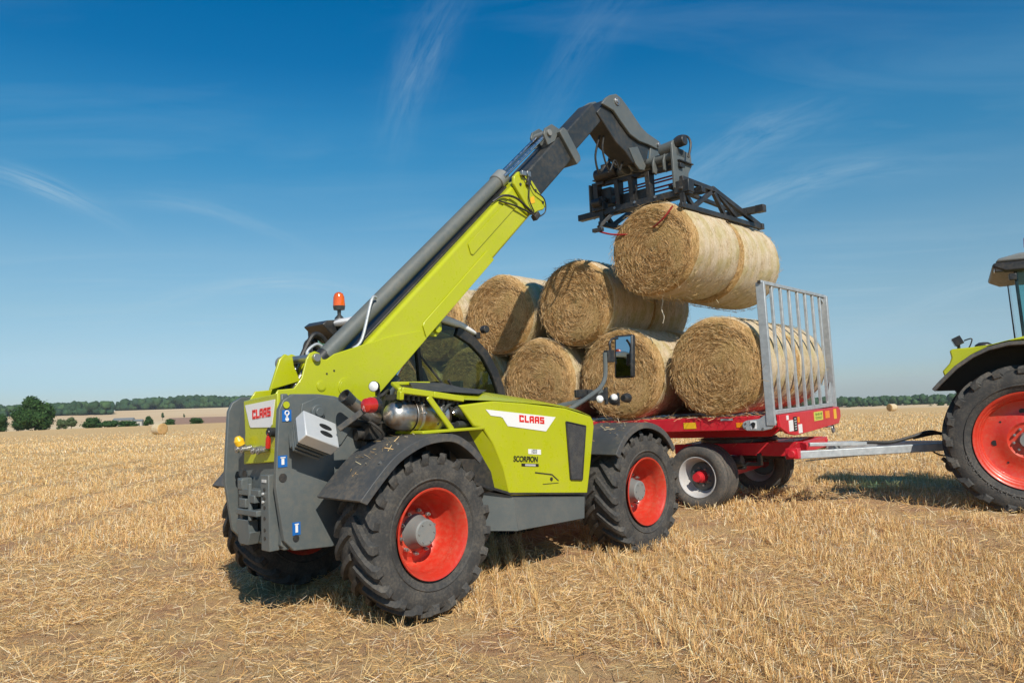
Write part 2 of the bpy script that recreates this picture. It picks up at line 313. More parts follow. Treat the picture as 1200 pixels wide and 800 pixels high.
def empty(name, loc=(0, 0, 0), rot=(0, 0, 0), parent=None):
    o = bpy.data.objects.new(name, None); col.objects.link(o); o.location = loc; o.rotation_euler = rot; o.empty_display_size = 0.3
    if parent: o.parent = parent
    return o
def tag(o, label=None, cat=None, group=None, kind=None):
    for k, v_ in (('label', label), ('category', cat), ('group', group), ('kind', kind)):
        if v_: o[k] = v_
    return o
def np_mesh(name, verts, faces, colors=None, mat=None, smooth=False):
    """verts (n,3), faces (m,k) arrays, colours per vertex"""
    me = bpy.data.meshes.new(name); n, k = faces.shape
    me.vertices.add(len(verts)); me.vertices.foreach_set('co', np.ascontiguousarray(verts, dtype=np.float32).ravel())
    me.loops.add(n*k); me.loops.foreach_set('vertex_index', np.ascontiguousarray(faces, dtype=np.int32).ravel())
    me.polygons.add(n); me.polygons.foreach_set('loop_start', np.arange(0, n*k, k, dtype=np.int32))
    me.update(calc_edges=True)
    if smooth: me.polygons.foreach_set('use_smooth', np.ones(n, dtype=bool))
    if colors is not None:
        ca = me.color_attributes.new('col', 'FLOAT_COLOR', 'POINT'); c4 = np.ones((len(verts), 4), dtype=np.float32); c4[:, :3] = colors; ca.data.foreach_set('color', c4.ravel())
    if mat: me.materials.append(mat)
    return me
def ribbons(base, dirv, length, width, bend, colr, seg=2):
    """many thin straw blades: base (n,3), dirv (n,3) unit, per-blade arrays"""
    n = len(base); r3 = rng.normal(size=(n, 3)); side = np.cross(dirv, r3); side /= np.linalg.norm(side, axis=1)[:, None]+1e-9
    bd = rng.normal(size=(n, 3)); bd -= dirv*(bd*dirv).sum(1)[:, None]; bd /= np.linalg.norm(bd, axis=1)[:, None]+1e-9
    vs_ = []
    for k in range(seg+1):
        t_ = k/seg; c = base+dirv*(length*t_)[:, None]+bd*(bend*t_*t_)[:, None]; w = (width*(1-0.25*t_)/2)[:, None]
        vs_ += [c-side*w, c+side*w]
    V = np.stack(vs_, 1).reshape(-1, 3); k2 = 2*(seg+1); i0 = (np.arange(n)*k2)[:, None]
    F = np.concatenate([i0+np.array([2*k, 2*k+1, 2*k+3, 2*k+2]) for k in range(seg)], 0)
    C = np.repeat(colr, k2, axis=0); return V, F, C
# ------------------------------------------------------------------ terrain
def sstep(x, a, b):
    t_ = np.clip((x-a)/(b-a), 0, 1); return t_*t_*(3-2*t_)
LD = [0, 6, 9, 14, 25, 50, 92, 160, 240, 320, 500, 850, 1000, 1300, 1450, 1800, 3000, 9000]
LZ = [0, .02, .05, .06, .02, -.18, -.64, -1.1, -1.6, -3.3, -6.0, -4.0, -1.5, 7.0, 9.0, 0, -30, -60]
RD = [0, 6, 9, 11, 14, 25, 60, 146, 300, 445, 520, 650, 1000, 1100, 1400, 3000, 9000]
RZ = [0, .02, .12, .19, .15, -.02, -.75, -2.27, -5.3, -8.0, -12, -22, -20.8, -20, -35, -60, -90]
RUTS = [((-0.95, 6.25), (0.0, 5.05), (1.25, 4.0)), ((-3.0, 6.6), (-1.9, 4.9), (-0.9, 3.6)), ((-2.1, 7.1), (-3.6, 5.5), (-5.0, 4.0))]
def rutmask(x, y, hw=0.20):
    m_ = np.zeros_like(x)
    for r_ in RUTS:
        for (a, b) in zip(r_[:-1], r_[1:]):
            dx_, dy_ = b[0]-a[0], b[1]-a[1]; L2 = dx_*dx_+dy_*dy_; t_ = np.clip(((x-a[0])*dx_+(y-a[1])*dy_)/L2, 0, 1)
            d_ = np.hypot(x-a[0]-t_*dx_, y-a[1]-t_*dy_); m_ = np.maximum(m_, np.clip((hw*1.5-d_)/(hw*0.7), 0, 1))
    return m_
def H(x, y):
    x = np.asarray(x, float); y = np.asarray(y, float); d = np.hypot(x, y); az = np.arctan2(x, np.where(np.abs(y) < 1e-6, 1e-6, y))
    w = sstep(az, R(-14), R(16)); w = np.where(y < 0, 0.5, w)
    dj = d*(1+0.0*d)
    z = (1-w)*np.interp(dj, LD, LZ)+w*np.interp(dj, RD, RZ)
    z = z+0.03*np.sin(x*0.35+0.6)*np.sin(y*0.27)*np.clip(d/12-0.6, 0, 1)*np.clip(30/np.maximum(d, 1), 0, 1)
    z = z-0.035*np.where(d < 12, rutmask(x, y, 0.19), 0)
    return z
def Hf(x, y): return float(H(x, y))
def rowz(px, row, y):                       # height at which a point y metres ahead stands on that line of sight
    return EYE+y/FOC*((ROW-(px-600)*math.tan(ROLL))-row)
def pxx(px, y): return (px-600)/FOC*y
def terrain(name, d0, d1, nring, mats):
    ds = d0*(d1/d0)**(np.arange(nring+1)/nring)
    az = np.concatenate([np.arange(-180, -42, 6), np.arange(-42, 42, 0.75), np.arange(42, 180, 6)])*math.pi/180; na = len(az)
    D, A = np.meshgrid(ds, az, indexing='ij'); X = D*np.sin(A); Y = D*np.cos(A); Z = H(X, Y)
    V = np.stack([X, Y, Z], -1).reshape(-1, 3)
    i, j = np.meshgrid(np.arange(nring), np.arange(na), indexing='ij'); j2 = (j+1) % na
    F = np.stack([i*na+j, i*na+j2, (i+1)*na+j2, (i+1)*na+j], -1).reshape(-1, 4)
    if d0 < 1: # close the middle
        V = np.concatenate([V, [[0, 0, Hf(0.001, 0.001)]]]); c = len(V)-1
        jj = np.arange(na); F = np.concatenate([F, np.stack([np.full(na, c), (jj+1) % na, jj, jj], -1)]) if False else F
    me = np_mesh(name, V, F[:, ::-1], None, mats, smooth=True); o = bpy.data.objects.new(name, me); col.objects.link(o); tag(o, kind='structure'); return o
ROWAZ = R(93)                                # direction of the stubble rows, from +x
def field_mat():
    m, t, b = newmat('stubble_ground'); c = tn(t, 'ShaderNodeNewGeometry').outputs['Position']
    big = tn(t, 'ShaderNodeTexNoise', {'Vector': c, 'Scale': 0.35, 'Detail': 5, 'Roughness': 0.6})
    med = tn(t, 'ShaderNodeTexNoise', {'Vector': c, 'Scale': 3.2, 'Detail': 6, 'Roughness': 0.7})
    fin = tn(t, 'ShaderNodeTexNoise', {'Vector': c, 'Scale': 60, 'Detail': 6, 'Roughness': 0.8})
    mpr = tn(t, 'ShaderNodeMapping', {0: c, 'Rotation': (0, 0, -ROWAZ), 'Scale': (0.10, 1.0, 1)})
    rown = tn(t, 'ShaderNodeTexNoise', {'Vector': mpr.outputs[0], 'Scale': 2.2, 'Detail': 5, 'Roughness': 0.65})
    mpf = tn(t, 'ShaderNodeMapping', {0: c, 'Rotation': (0, 0, -ROWAZ), 'Scale': (0.03, 0.35, 1)})
    farn = tn(t, 'ShaderNodeTexNoise', {'Vector': mpf.outputs[0], 'Scale': 1.0, 'Detail': 6, 'Roughness': 0.7})
    soil = mixc(t, rngn(t, fin.outputs[0], 0.3, 0.7), (0.36, 0.19, 0.095, 1), (0.72, 0.43, 0.25, 1))
    straw = mixc(t, rngn(t, fin.outputs[0], 0.32, 0.66), (0.52, 0.32, 0.14, 1), (0.84, 0.59, 0.31, 1))
    mixf = tn(t, 'ShaderNodeMath', {0: med.outputs[0], 1: rown.outputs[0]}, operation='ADD').outputs[0]
    near = mixc(t, rngn(t, mixf, 0.82, 1.10), soil, straw)
    far = mixc(t, rngn(t, rown.outputs[0], 0.34, 0.66), (0.64, 0.41, 0.18, 1), (0.82, 0.56, 0.275, 1))
    far = mixc(t, rngn(t, farn.outputs[0], 0.36, 0.62, 0.0, 0.55), far, (0.70, 0.54, 0.31, 1))
    far = mixc(t, rngn(t, big.outputs[0], 0.50, 0.70, 0.0, 0.25), far, (0.44, 0.29, 0.13, 1))
    far = mixc(t, rngn(t, med.outputs[0], 0.42, 0.56, 0.30, 0.0), far, (0.46, 0.29, 0.12, 1))
    dist = tn(t, 'ShaderNodeVectorMath', {0: c}, operation='LENGTH').outputs['Value']
    sp_ = tn(t, 'ShaderNodeSeparateXYZ', {0: c}); qa = tn(t, 'ShaderNodeMath', {0: sp_.outputs[0], 1: -math.sin(ROWAZ)}, operation='MULTIPLY').outputs[0]
    qb = tn(t, 'ShaderNodeMath', {0: sp_.outputs[1], 1: math.cos(ROWAZ), 2: qa}, operation='MULTIPLY_ADD').outputs[0]
    def band(offset):    # distance to the nearest wheeling, every 4.2 m
        u_ = tn(t, 'ShaderNodeMath', {0: tn(t, 'ShaderNodeMath', {0: qb, 1: 14.3+4.2*40-offset}, operation='ADD').outputs[0], 1: 4.2}, operation='DIVIDE').outputs[0]
        f_ = tn(t, 'ShaderNodeMath', {0: tn(t, 'ShaderNodeMath', {0: u_, 1: 0.5}, operation='ADD').outputs[0]}, operation='FRACT').outputs[0]
        return tn(t, 'ShaderNodeMath', {0: tn(t, 'ShaderNodeMath', {0: f_, 1: 0.5}, operation='SUBTRACT').outputs[0]}, operation='ABSOLUTE').outputs[0]
    bd = tn(t, 'ShaderNodeMath', {0: band(0.9), 1: band(-0.9)}, operation='MINIMUM').outputs[0]
    trk = tn(t, 'ShaderNodeMath', {0: rngn(t, bd, 0.085, 0.04), 1: rngn(t, rown.outputs[0], 0.36, 0.55, 0.45, 0.9)}, operation='MULTIPLY').outputs[0]
    far = mixc(t, trk, far, (0.44, 0.26, 0.115, 1))
    base = mixc(t, rngn(t, dist, 13, 30), near, far)
    t.links.new(base, b.inputs['Base Color']); b.inputs['Roughness'].default_value = 0.95; b.inputs['Specular IOR Level'].default_value = 0.1
    hh = tn(t, 'ShaderNodeMath', {0: fin.outputs[0], 1: med.outputs[0]}, operation='ADD').outputs[0]
    bp = tn(t, 'ShaderNodeBump', {'Height': hh, 'Strength': 0.8, 'Distance': 0.05}); t.links.new(bp.outputs[0], b.inputs['Normal']); return m
def farfield_mat():
    m, t, b = newmat('far_farmland'); c = tn(t, 'ShaderNodeNewGeometry').outputs['Position']
    n = tn(t, 'ShaderNodeTexNoise', {'Vector': c, 'Scale': 0.006, 'Detail': 4})
    v = tn(t, 'ShaderNodeTexVoronoi', {'Vector': c, 'Scale': 0.0022})
    s = tn(t, 'ShaderNodeSeparateColor', {0: v.outputs['Color']})
    a = mixc(t, s.outputs[0], (0.66, 0.50, 0.31, 1), (0.60, 0.42, 0.25, 1)); a = mixc(t, rngn(t, n.outputs[0], 0.35, 0.65, 0, 0.5), a, (0.72, 0.58, 0.38, 1))
    t.links.new(a, b.inputs['Base Color']); b.inputs['Roughness'].default_value = 1; b.inputs['Specular IOR Level'].default_value = 0; return m
terrain('stubble_field', 0.4, 262, 150, field_mat())
terrain('far_fields', 262, 3500, 80, farfield_mat())
def patch(name, pts_a, pts_b, y0, y1, color, lift=0.35, n=14):
    """a strip of field between two sight columns, lying on the terrain"""
    m, t, b = newmat(name); c = tn(t, 'ShaderNodeNewGeometry').outputs['Position']; nn = tn(t, 'ShaderNodeTexNoise', {'Vector': c, 'Scale': 0.02, 'Detail': 5})
    t.links.new(mixc(t, nn.outputs[0], tuple(x*0.85 for x in color)+(1,), tuple(x*1.15 for x in color)+(1,)), b.inputs['Base Color']); b.inputs['Roughness'].default_value = 1
    Y, T_ = np.meshgrid(np.linspace(y0, y1, n), np.linspace(0, 1, n), indexing='ij'); X = ((pts_a-600)+(pts_b-pts_a)*T_)/FOC*Y
    V = np.stack([X, Y, H(X, Y)+lift], -1).reshape(-1, 3); i, j = np.meshgrid(np.arange(n-1), np.arange(n-1), indexing='ij')
    F = np.stack([i*n+j, i*n+j+1, (i+1)*n+j+1, (i+1)*n+j], -1).reshape(-1, 4)
    o = bpy.data.objects.new(name, np_mesh(name, V, F, None, m)); col.objects.link(o); tag(o, kind='structure')
patch('ploughed_field', 196, 330, 420, 800, (0.34, 0.19, 0.115))

# ------------------------------------------------------------------ stubble and straw
STRAWC = np.array([(0.95, 0.68, 0.335), (0.92, 0.605, 0.26), (0.82, 0.50, 0.19), (0.95, 0.81, 0.55), (0.58, 0.34, 0.13), (0.90, 0.63, 0.30)])
def scols(n, dark=0.0):
    c = STRAWC[rng.integers(0, len(STRAWC), n)]*rng.uniform(0.66, 1.12, (n, 1))*(1+rng.normal(size=(n, 3))*[0.02, 0.03, 0.06]); return c*(1-dark)
def unit(v): return v/np.linalg.norm(v, axis=1)[:, None]
def vn(x, y, s, seed=0):                      # cheap smooth noise
    a = np.sin(x*s*1.3+seed)*np.cos(y*s*1.1-seed*1.7)+np.sin((x+y)*s*0.73+seed*2.1)*0.7+np.sin((x-1.6*y)*s*1.9+seed*0.7)*0.45+np.sin((2.3*x+y)*s*2.7+seed)*0.3
    return a/2.45
WHEEL_TRACKS = []                             # (point, direction, half width)
def trackmask(x, y):
    t_ = np.zeros_like(x)
    for (p, d, hw) in WHEEL_TRACKS:
        s = (x-p[0])*d[0]+(y-p[1])*d[1]; w = np.abs(-(x-p[0])*d[1]+(y-p[1])*d[0]); t_ = np.maximum(t_, sstep(hw*1.4-w, 0, hw*0.7))
    return t_*(y > 7.5)
def trample(x, y):
    t_ = sstep(1.1-(x+(y-4.4))+0.9*vn(x, y, 1.1, 3), -0.5, 0.7)*sstep(9.6-y+0.6*vn(x, y, 0.8, 5), -0.6, 1.2)
    t_ = np.maximum(t_, sstep(vn(x, y, 0.9, 11), 0.45, 0.75)*0.6)
    for (p, d, hw) in WHEEL_TRACKS:
        s = (x-p[0])*d[0]+(y-p[1])*d[1]; w = np.abs(-(x-p[0])*d[1]+(y-p[1])*d[0]); t_ = np.maximum(t_, sstep(hw*1.4-w, 0, hw*0.7)*0.95*(s > -40))
    return t_
ux, uy = math.cos(ROWAZ), math.sin(ROWAZ)
TR_ = R(93)
for k in range(7):                            # old wheelings left by the harvester: pairs of parallel lines
    for o_ in (-0.9, 0.9):
        q = -14.3+4.2*k+o_; WHEEL_TRACKS.append(((q*-math.sin(TR_), q*math.cos(TR_)), (math.cos(TR_), math.sin(TR_)), 0.30))
for o_ in (-0.9, 0.9): WHEEL_TRACKS.append(((-15.0, 26.8+o_), (0.72, -0.60), 0.28)); WHEEL_TRACKS.append(((-15.0, 26.8+o_), (-0.72, 0.60), 0.28))
def sample(n, y0, y1, pw=1.0):
    y = y0*(y1/y0)**rng.uniform(0, 1, n)**pw if pw != 2 else np.sqrt(rng.uniform(y0*y0, y1*y1, n)); x = rng.uniform(-0.74, 0.74, n)*y; return x, y
def rows_snap(x, y, pitch, jit):
    a = x*ux+y*uy; q = -x*uy+y*ux; q = (np.round(q/pitch))*pitch+rng.normal(size=len(x))*jit; return a*ux-q*uy, a*uy+q*ux
Vs, Fs, Cs = [], [], []; nv = 0
def push(t_):
    global nv
    Vs.append(t_[0]); Fs.append(t_[1]+nv); Cs.append(t_[2]); nv += len(t_[0])
def blades(x, y, up, hmin, hmax, w, tilt, dark=0.0, lift=0.0, bend=0.02, seg=1):
    n = len(x); z = H(x, y)+lift
    if up: d = unit(np.stack([rng.normal(size=n)*tilt, rng.normal(size=n)*tilt, np.ones(n)], 1))
    else:
        a = rng.uniform(0, 2*math.pi, n); d = unit(np.stack([np.cos(a), np.sin(a), np.abs(rng.normal(size=n))*tilt], 1))
    L = rng.uniform(hmin, hmax, n); W = w*rng.uniform(0.6, 1.3, n)
    return ribbons(np.stack([x, y, z], 1), d, L, W, rng.normal(size=n)*bend, scols(n, 0)*(1-dark), seg)
# standing stubble
for (y0, y1, dens, w, hm) in ((3.7, 9.0, 1550, 0.0046, 0.122), (9.0, 17.0, 700, 0.0074, 0.128), (17.0, 34.0, 130, 0.014, 0.13), (34.0, 64.0, 22, 0.032, 0.13), (64.0, 130.0, 3.6, 0.06, 0.12)):
    n = int(0.74*(y1*y1-y0*y0)*dens); x, y = sample(n, y0, y1, 2)
    x, y = rows_snap(x, y, 0.15 if y1 < 20 else 0.30, 0.021 if y1 < 20 else 0.04)
    tr = np.maximum(trample(x, y), rutmask(x, y)*(y < 8)); keep = rng.uniform(0, 1, n) > tr*0.95; keep &= rng.uniform(0, 1, n) > sstep(y, 70, 128)
    gap = (0.22+0.78*(vn(x, y, 3.1, 2) > -0.35)); keep &= rng.uniform(0, 1, n) < gap
    push(blades(x[keep], y[keep], True, hm*0.40, hm, w, 0.27, 0.0, 0, 0.028))
# loose straw lying on the ground
for (y0, y1, dens, w, lm) in ((3.6, 7.5, 3200, 0.0036, 0.11), (7.5, 13.0, 1100, 0.0055, 0.13), (13.0, 30.0, 200, 0.011, 0.19)):
    n = int(0.74*(y1*y1-y0*y0)*dens); x, y = sample(n, y0, y1, 2); tr = trample(x, y)
    keep = rng.uniform(0, 1, n) < np.clip(0.45+0.5*vn(x, y, 2.3, 8)+0.35*vn(x, y, 6.1, 1)+0.15*tr, 0.08, 1)
    keep &= rng.uniform(0, 1, n) > 0.72*rutmask(x, y)*(y < 8)
    keep &= rng.uniform(0, 1, n) > 0.65*trackmask(x, y); keep &= (rng.uniform(0, 1, n) < 0.78+0.22*tr)
    push(blades(x[keep], y[keep], False, 0.03, lm, w, 0.24, 0.03, rng.uniform(0.006, 0.05, int(keep.sum())), 0.03, 1))
o = bpy.data.objects.new('straw_stubble', np_mesh('straw_stubble', np.concatenate(Vs), np.concatenate(Fs), np.concatenate(Cs), M['straw'])); col.objects.link(o)
tag(o, 'golden cut straw stubble and loose stalks covering the field', 'stubble', kind='stuff')
print('straw faces', sum(len(f) for f in Fs)); del Vs, Fs, Cs

# ------------------------------------------------------------------ trees
def leaf_cloud(blobs, nleaf, size, cols_, squash=0.8):
    """leaf-sized faces spread through the outer volume of blobs (x,y,z,rx,rz)"""
    wts = np.array([b_[3]**2 for b_ in blobs]); idx = rng.choice(len(blobs), nleaf, p=wts/wts.sum()); B = np.array(blobs)[idx]
    d = unit(rng.normal(size=(nleaf, 3))); rad = rng.uniform(0.45, 1.0, nleaf)**0.5*(1+0.13*rng.normal(size=nleaf))
    P_ = B[:, :3]+d*rad[:, None]*B[:, [3, 3, 4]]
    a = unit(rng.normal(size=(nleaf, 3))+d*0.8); t1 = unit(np.cross(a, rng.normal(size=(nleaf, 3)))); t2 = np.cross(a, t1); s = size*rng.uniform(0.6, 1.4, nleaf)[:, None]
    V = np.stack([P_-t1*s, P_-t2*s*0.6, P_+t1*s, P_+t2*s*0.6], 1).reshape(-1, 3); F = np.arange(nleaf*4).reshape(-1, 4)
    c = np.array(cols_)[rng.integers(0, len(cols_), nleaf)]*rng.uniform(0.7, 1.3, (nleaf, 1)); return V, F, np.repeat(c, 4, axis=0)
import bmesh
_bm = bmesh.new(); bmesh.ops.create_icosphere(_bm, subdivisions=2, radius=1); ICO_V = np.array([v_.co[:] for v_ in _bm.verts]); ICO_F = np.array([[l.index for l in f.verts] for f in _bm.faces]); _bm.free()
GREENS = [(0.035, 0.085, 0.022), (0.05, 0.11, 0.03), (0.03, 0.065, 0.02), (0.065, 0.125, 0.035)]
PALEG = [(0.10, 0.14, 0.06), (0.13, 0.17, 0.075), (0.08, 0.115, 0.05)]
M['bark'] = paint('bark', (0.09, 0.065, 0.045, 1), 0.9, dust=0, bump=0.3)
def tree(px, row, y, w, h, label, cat='tree', name='broadleaf_tree', cols_=GREENS, nl=1500, blobs_n=14, group=None, low=False, leaf=None):
    x = pxx(px, y); z = Hf(x, y)-0.1; top = rowz(px, row, y); h = max(h, top-z) if h is None else h
    t = empty(name, (x, y, z)); tag(t, label, cat, group)
    g = MB(); tr_ = 0.06*h*0.5; g.cyl((0, 0, -0.3), (0.05*w, 0, h*0.35), tr_, tr_*0.6, 8); bl = []
    for k in range(blobs_n):
        a = random.uniform(0, 6.28); q = random.random()
        zz = h*(0.16+0.68*q if low else 0.34+0.5*q); rr_ = w*0.5*(0.68*(1-abs(2*q-0.7)**1.6*0.45))*random.uniform(0.3, 0.95)
        bx_, by_ = rr_*math.cos(a), rr_*math.sin(a); s = w*random.uniform(0.15, 0.24); bl.append((bx_, by_, zz, s, min(s*0.9, h*0.26)))
        g.cyl((0.04*w, 0, h*0.22), (bx_, by_, zz), tr_*0.45, tr_*0.15, 5)
    bl.append((0, 0, h*0.52, w*0.30, h*0.30))
    g.build('trunk', 'bark', t)
    V, F, C = leaf_cloud(bl, int(nl*1.6), leaf or max(0.12, w*0.026), cols_); CV, CF = [], []; nvv = len(V)
    tri = []
    for (bx_, by_, bz_, r_, rz_) in bl:
        q = ICO_V*(1+0.15*rng.normal(size=(len(ICO_V), 1)))*np.array([r_, r_, rz_])*0.72+np.array([bx_, by_, bz_]); CV.append(q); tri.append(np.concatenate([ICO_F, ICO_F[:, 2:3]], 1)+nvv); nvv += len(q)
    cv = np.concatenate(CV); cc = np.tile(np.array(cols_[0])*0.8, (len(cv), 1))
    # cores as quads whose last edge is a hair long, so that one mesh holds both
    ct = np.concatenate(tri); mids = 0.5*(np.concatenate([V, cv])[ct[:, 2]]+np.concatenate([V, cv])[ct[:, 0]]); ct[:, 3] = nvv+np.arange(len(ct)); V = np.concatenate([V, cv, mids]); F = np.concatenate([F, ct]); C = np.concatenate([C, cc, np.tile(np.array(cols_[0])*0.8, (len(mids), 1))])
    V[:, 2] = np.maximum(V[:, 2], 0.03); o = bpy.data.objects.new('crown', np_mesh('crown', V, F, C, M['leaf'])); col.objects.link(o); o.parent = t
    return t
tree(40, 461, 205, 11.2, 9.0, 'large round dark green tree at the left edge of the field', nl=5200, blobs_n=26, low=True)
tree(-2, 480, 215, 7.5, 5.2, 'dark bushy tree cut by the left picture edge beside the large tree', nl=1600, low=True)
tree(20, 482, 225, 6.5, 4.6, 'low dark bush between the edge bush and the large round tree', 'bush', 'hedge_bush', nl=1200, low=True)
tree(70, 485, 232, 4.2, 3.6, 'pale green bush, first to the right of the large dark tree', 'bush', 'hedge_bush', PALEG, 900, low=True)
tree(82, 484, 236, 4.4, 3.9, 'pale grey green bush touching the bush right of the large tree', 'bush', 'hedge_bush', PALEG, 900, low=True)
tree(106, 487, 238, 8.0, 3.4, 'wide dark green bush left of the farm sheds', 'bush', 'hedge_bush', nl=1100, low=True)
tree(126, 490, 240, 9.0, 2.5, 'low dark hedge bush just in front of the farm sheds', 'bush', 'hedge_bush', nl=900, low=True)
tree(148, 491, 242, 8.0, 2.1, 'lowest dark hedge bush below the pale shed roof', 'bush', 'hedge_bush', nl=800, low=True)
tree(172, 488, 240, 4.0, 3.3, 'dense dark green bush above the small distant bale', 'bush', 'hedge_bush', nl=1000, low=True)
tree(198, 492, 242, 4.8, 2.1, 'low round bush right of the small distant bale', 'bush', 'hedge_bush', nl=800, low=True)
tree(228, 492, 240, 5.2, 2.2, 'low wide green bush halfway between distant bale and the telehandler', 'bush', 'hedge_bush', nl=900, low=True)
tree(189, 481, 700, 4.5, 8.0, 'slim lone tree on the pale hillside above the distant bale', nl=500)
tree(214, 485, 760, 2.8, 5.5, 'tiny lone tree on the hillside at the ploughed field edge', nl=400)
tree(273, 484, 900, 4.5, 6.0, 'tiny round tree on the hillside just left of the telehandler', nl=400)
tree(281, 484, 900, 4.0, 6.5, 'tiny round tree on the hillside touching the telehandler rear', nl=400)
tree(1098, 463, 520, 9.0, 9.5, 'dark tree group standing forward of the right hand wood, left one', nl=1400, low=True)
tree(1110, 463, 525, 10.0, 10.0, 'dark tree group standing forward of the wood, hidden partly by tractor fender', nl=1400, low=True)
tree(1085, 465, 530, 7.0, 8.0, 'small dark tree at the left end of the forward tree group on the right', nl=1200, low=True)
def wood(name, label, p0, p1, y0, depth, hgt, step=7.0, toprow=None):
    VV, FF, CC = [], [], []; nv_ = 0; rws = max(2, int(depth/(step*1.6)))
    for j in range(rws):
        y = y0+depth*j/(rws-1); xs = np.arange(pxx(p0, y), pxx(p1, y), step*0.5)
        for x in xs:
            x_ = x+random.uniform(-2.5, 2.5); y_ = y+random.uniform(-4, 4); z = Hf(x_, y_); hh = hgt*random.uniform(0.78, 1.06)*(1+0.10*math.sin(x_*0.021+1)+0.05*math.sin(x_*0.067))
            rad = hh*random.uniform(0.26, 0.42); low_ = random.random() < 0.45; nz = 1+0.16*np.sin(ICO_V @ rng.normal(size=3)*5+random.random()*6)+0.12*np.sin(ICO_V @ rng.normal(size=3)*9+2)+0.08*rng.normal(size=len(ICO_V))
            V = ICO_V*nz[:, None]*np.array([rad, rad, hh*(0.34 if not low_ else 0.30)])+np.array([x_, y_, z+hh*(0.68 if not low_ else 0.32)]); VV.append(V); FF.append(ICO_F+nv_); nv_ += len(V)
            c = np.array(random.choice([(0.040, 0.080, 0.035), (0.032, 0.066, 0.030), (0.050, 0.092, 0.036), (0.036, 0.072, 0.040)]))*random.uniform(0.75, 1.25)
            CC.append(c[None, :]*rng.uniform(0.7, 1.25, (len(V), 1)))
    o = bpy.data.objects.new(name, np_mesh(name, np.concatenate(VV), np.concatenate(FF), np.concatenate(CC), M['canopy'])); col.objects.link(o); tag(o, label, 'wood', kind='stuff')
wood('far_wood', 'dark green wood along the low ridge behind the large left tree', -60, 128, 1010, 90, 15, 7)
wood('far_wood', 'dark green wood on top of the hill left of the telehandler', 136, 420, 1300, 90, 19, 8)
wood('far_wood', 'long flat dark wood on the horizon at the right', 900, 1420, 960, 70, 13, 8)
# farm sheds in the valley
def shed(px, y, w, d, h, roofc, label, lift):
    x = pxx(px, y); z = Hf(x, y); t = empty('farm_shed', (x, y, z), (0, 0, R(12))); tag(t, label, 'shed')
    g = MB(); g.box((0, 0, h*0.35), (w, d, h*0.7)); g.build('wall', 'render_wall', t)
    g = MB(); g.prism([(-d/2-0.4, h*0.7), (0, h), (d/2+0.4, h*0.7), (0, h*1.0+0.25)][:3], -w/2-0.3, w/2+0.3, 'x'); g.build('roof', roofc, t)
    g = MB(); g.box((w*0.2, -d/2-0.05, h*0.22), (w*0.18, 0.1, h*0.44)); g.build('door', 'midgrey', t)
shed(144, 520, 12, 8, 5.2, M['midgrey'], 'long farm shed with a grey roof among the distant bushes', 0)
shed(161, 500, 5, 5, 4.2, M['midgrey'], 'small pale farm shed beside the long grey roofed shed', 0)
shed(1, 620, 6, 6, 8.0, M['midgrey'], 'pale farm building at the far left edge of the picture', 0)
# ------------------------------------------------------------------ round bales
def bale_mesh(seed, RAD, LEN):
    rs = np.random.default_rng(seed); n = 72; g = MB()
    prof = [(-LEN/2-0.015, 0.0), (-LEN/2-0.02, RAD*0.15), (-LEN/2-0.012, RAD*0.4), (-LEN/2-0.016, RAD*0.65), (-LEN/2-0.002, RAD*0.84), (-LEN/2+0.022, RAD*0.93), (-LEN/2+0.075, RAD*0.982)]
    ms = [(-LEN/2+LEN*k/12, RAD*(1+0.004*math.sin(k*2.1))) for k in range(1, 12)]
    prof = prof+ms+[(-a, r_) for a, r_ in reversed(prof)]
    ph = rs.uniform(0, 6.28, 8)
    for (w, r_) in prof:
        for i in range(n):
            t_ = 2*math.pi*i/n; lump = 1+0.010*math.sin(2*t_+ph[0])+0.006*math.sin(3*t_+ph[1]+w*2)+0.005*math.sin(7*t_+ph[2]+w*5)+0.004*math.sin(13*t_+ph[3]-w*9)
            ax = 0.02*math.sin(2*t_+ph[4]+r_*9)*(r_/RAD)*(1 if abs(w) > LEN/2-0.03 else 0)+0.012*math.sin(r_*42+t_+ph[5])*(1 if abs(w) >= LEN/2-0.02 and r_ > 0.05 else 0)
            flat = 1-0.035*max(0, -math.sin(t_))**6
            g.v.append((r_*lump*math.cos(t_), w+ax, r_*lump*flat*math.sin(t_)))
    for j in range(len(prof)-1):
        rr_ = 0.5*(prof[j][1]+prof[j+1][1]); face = rr_ < RAD*0.97 and (j < 6 or j >= len(prof)-7)
        for i in range(n): g.f.append((j*n+i, j*n+(i+1) % n, (j+1)*n+(i+1) % n, (j+1)*n+i)); g.mi.append(0 if face else 1)
    me = g.mesh('bale_body', ['bale_face', 'bale_side'], 50); return me
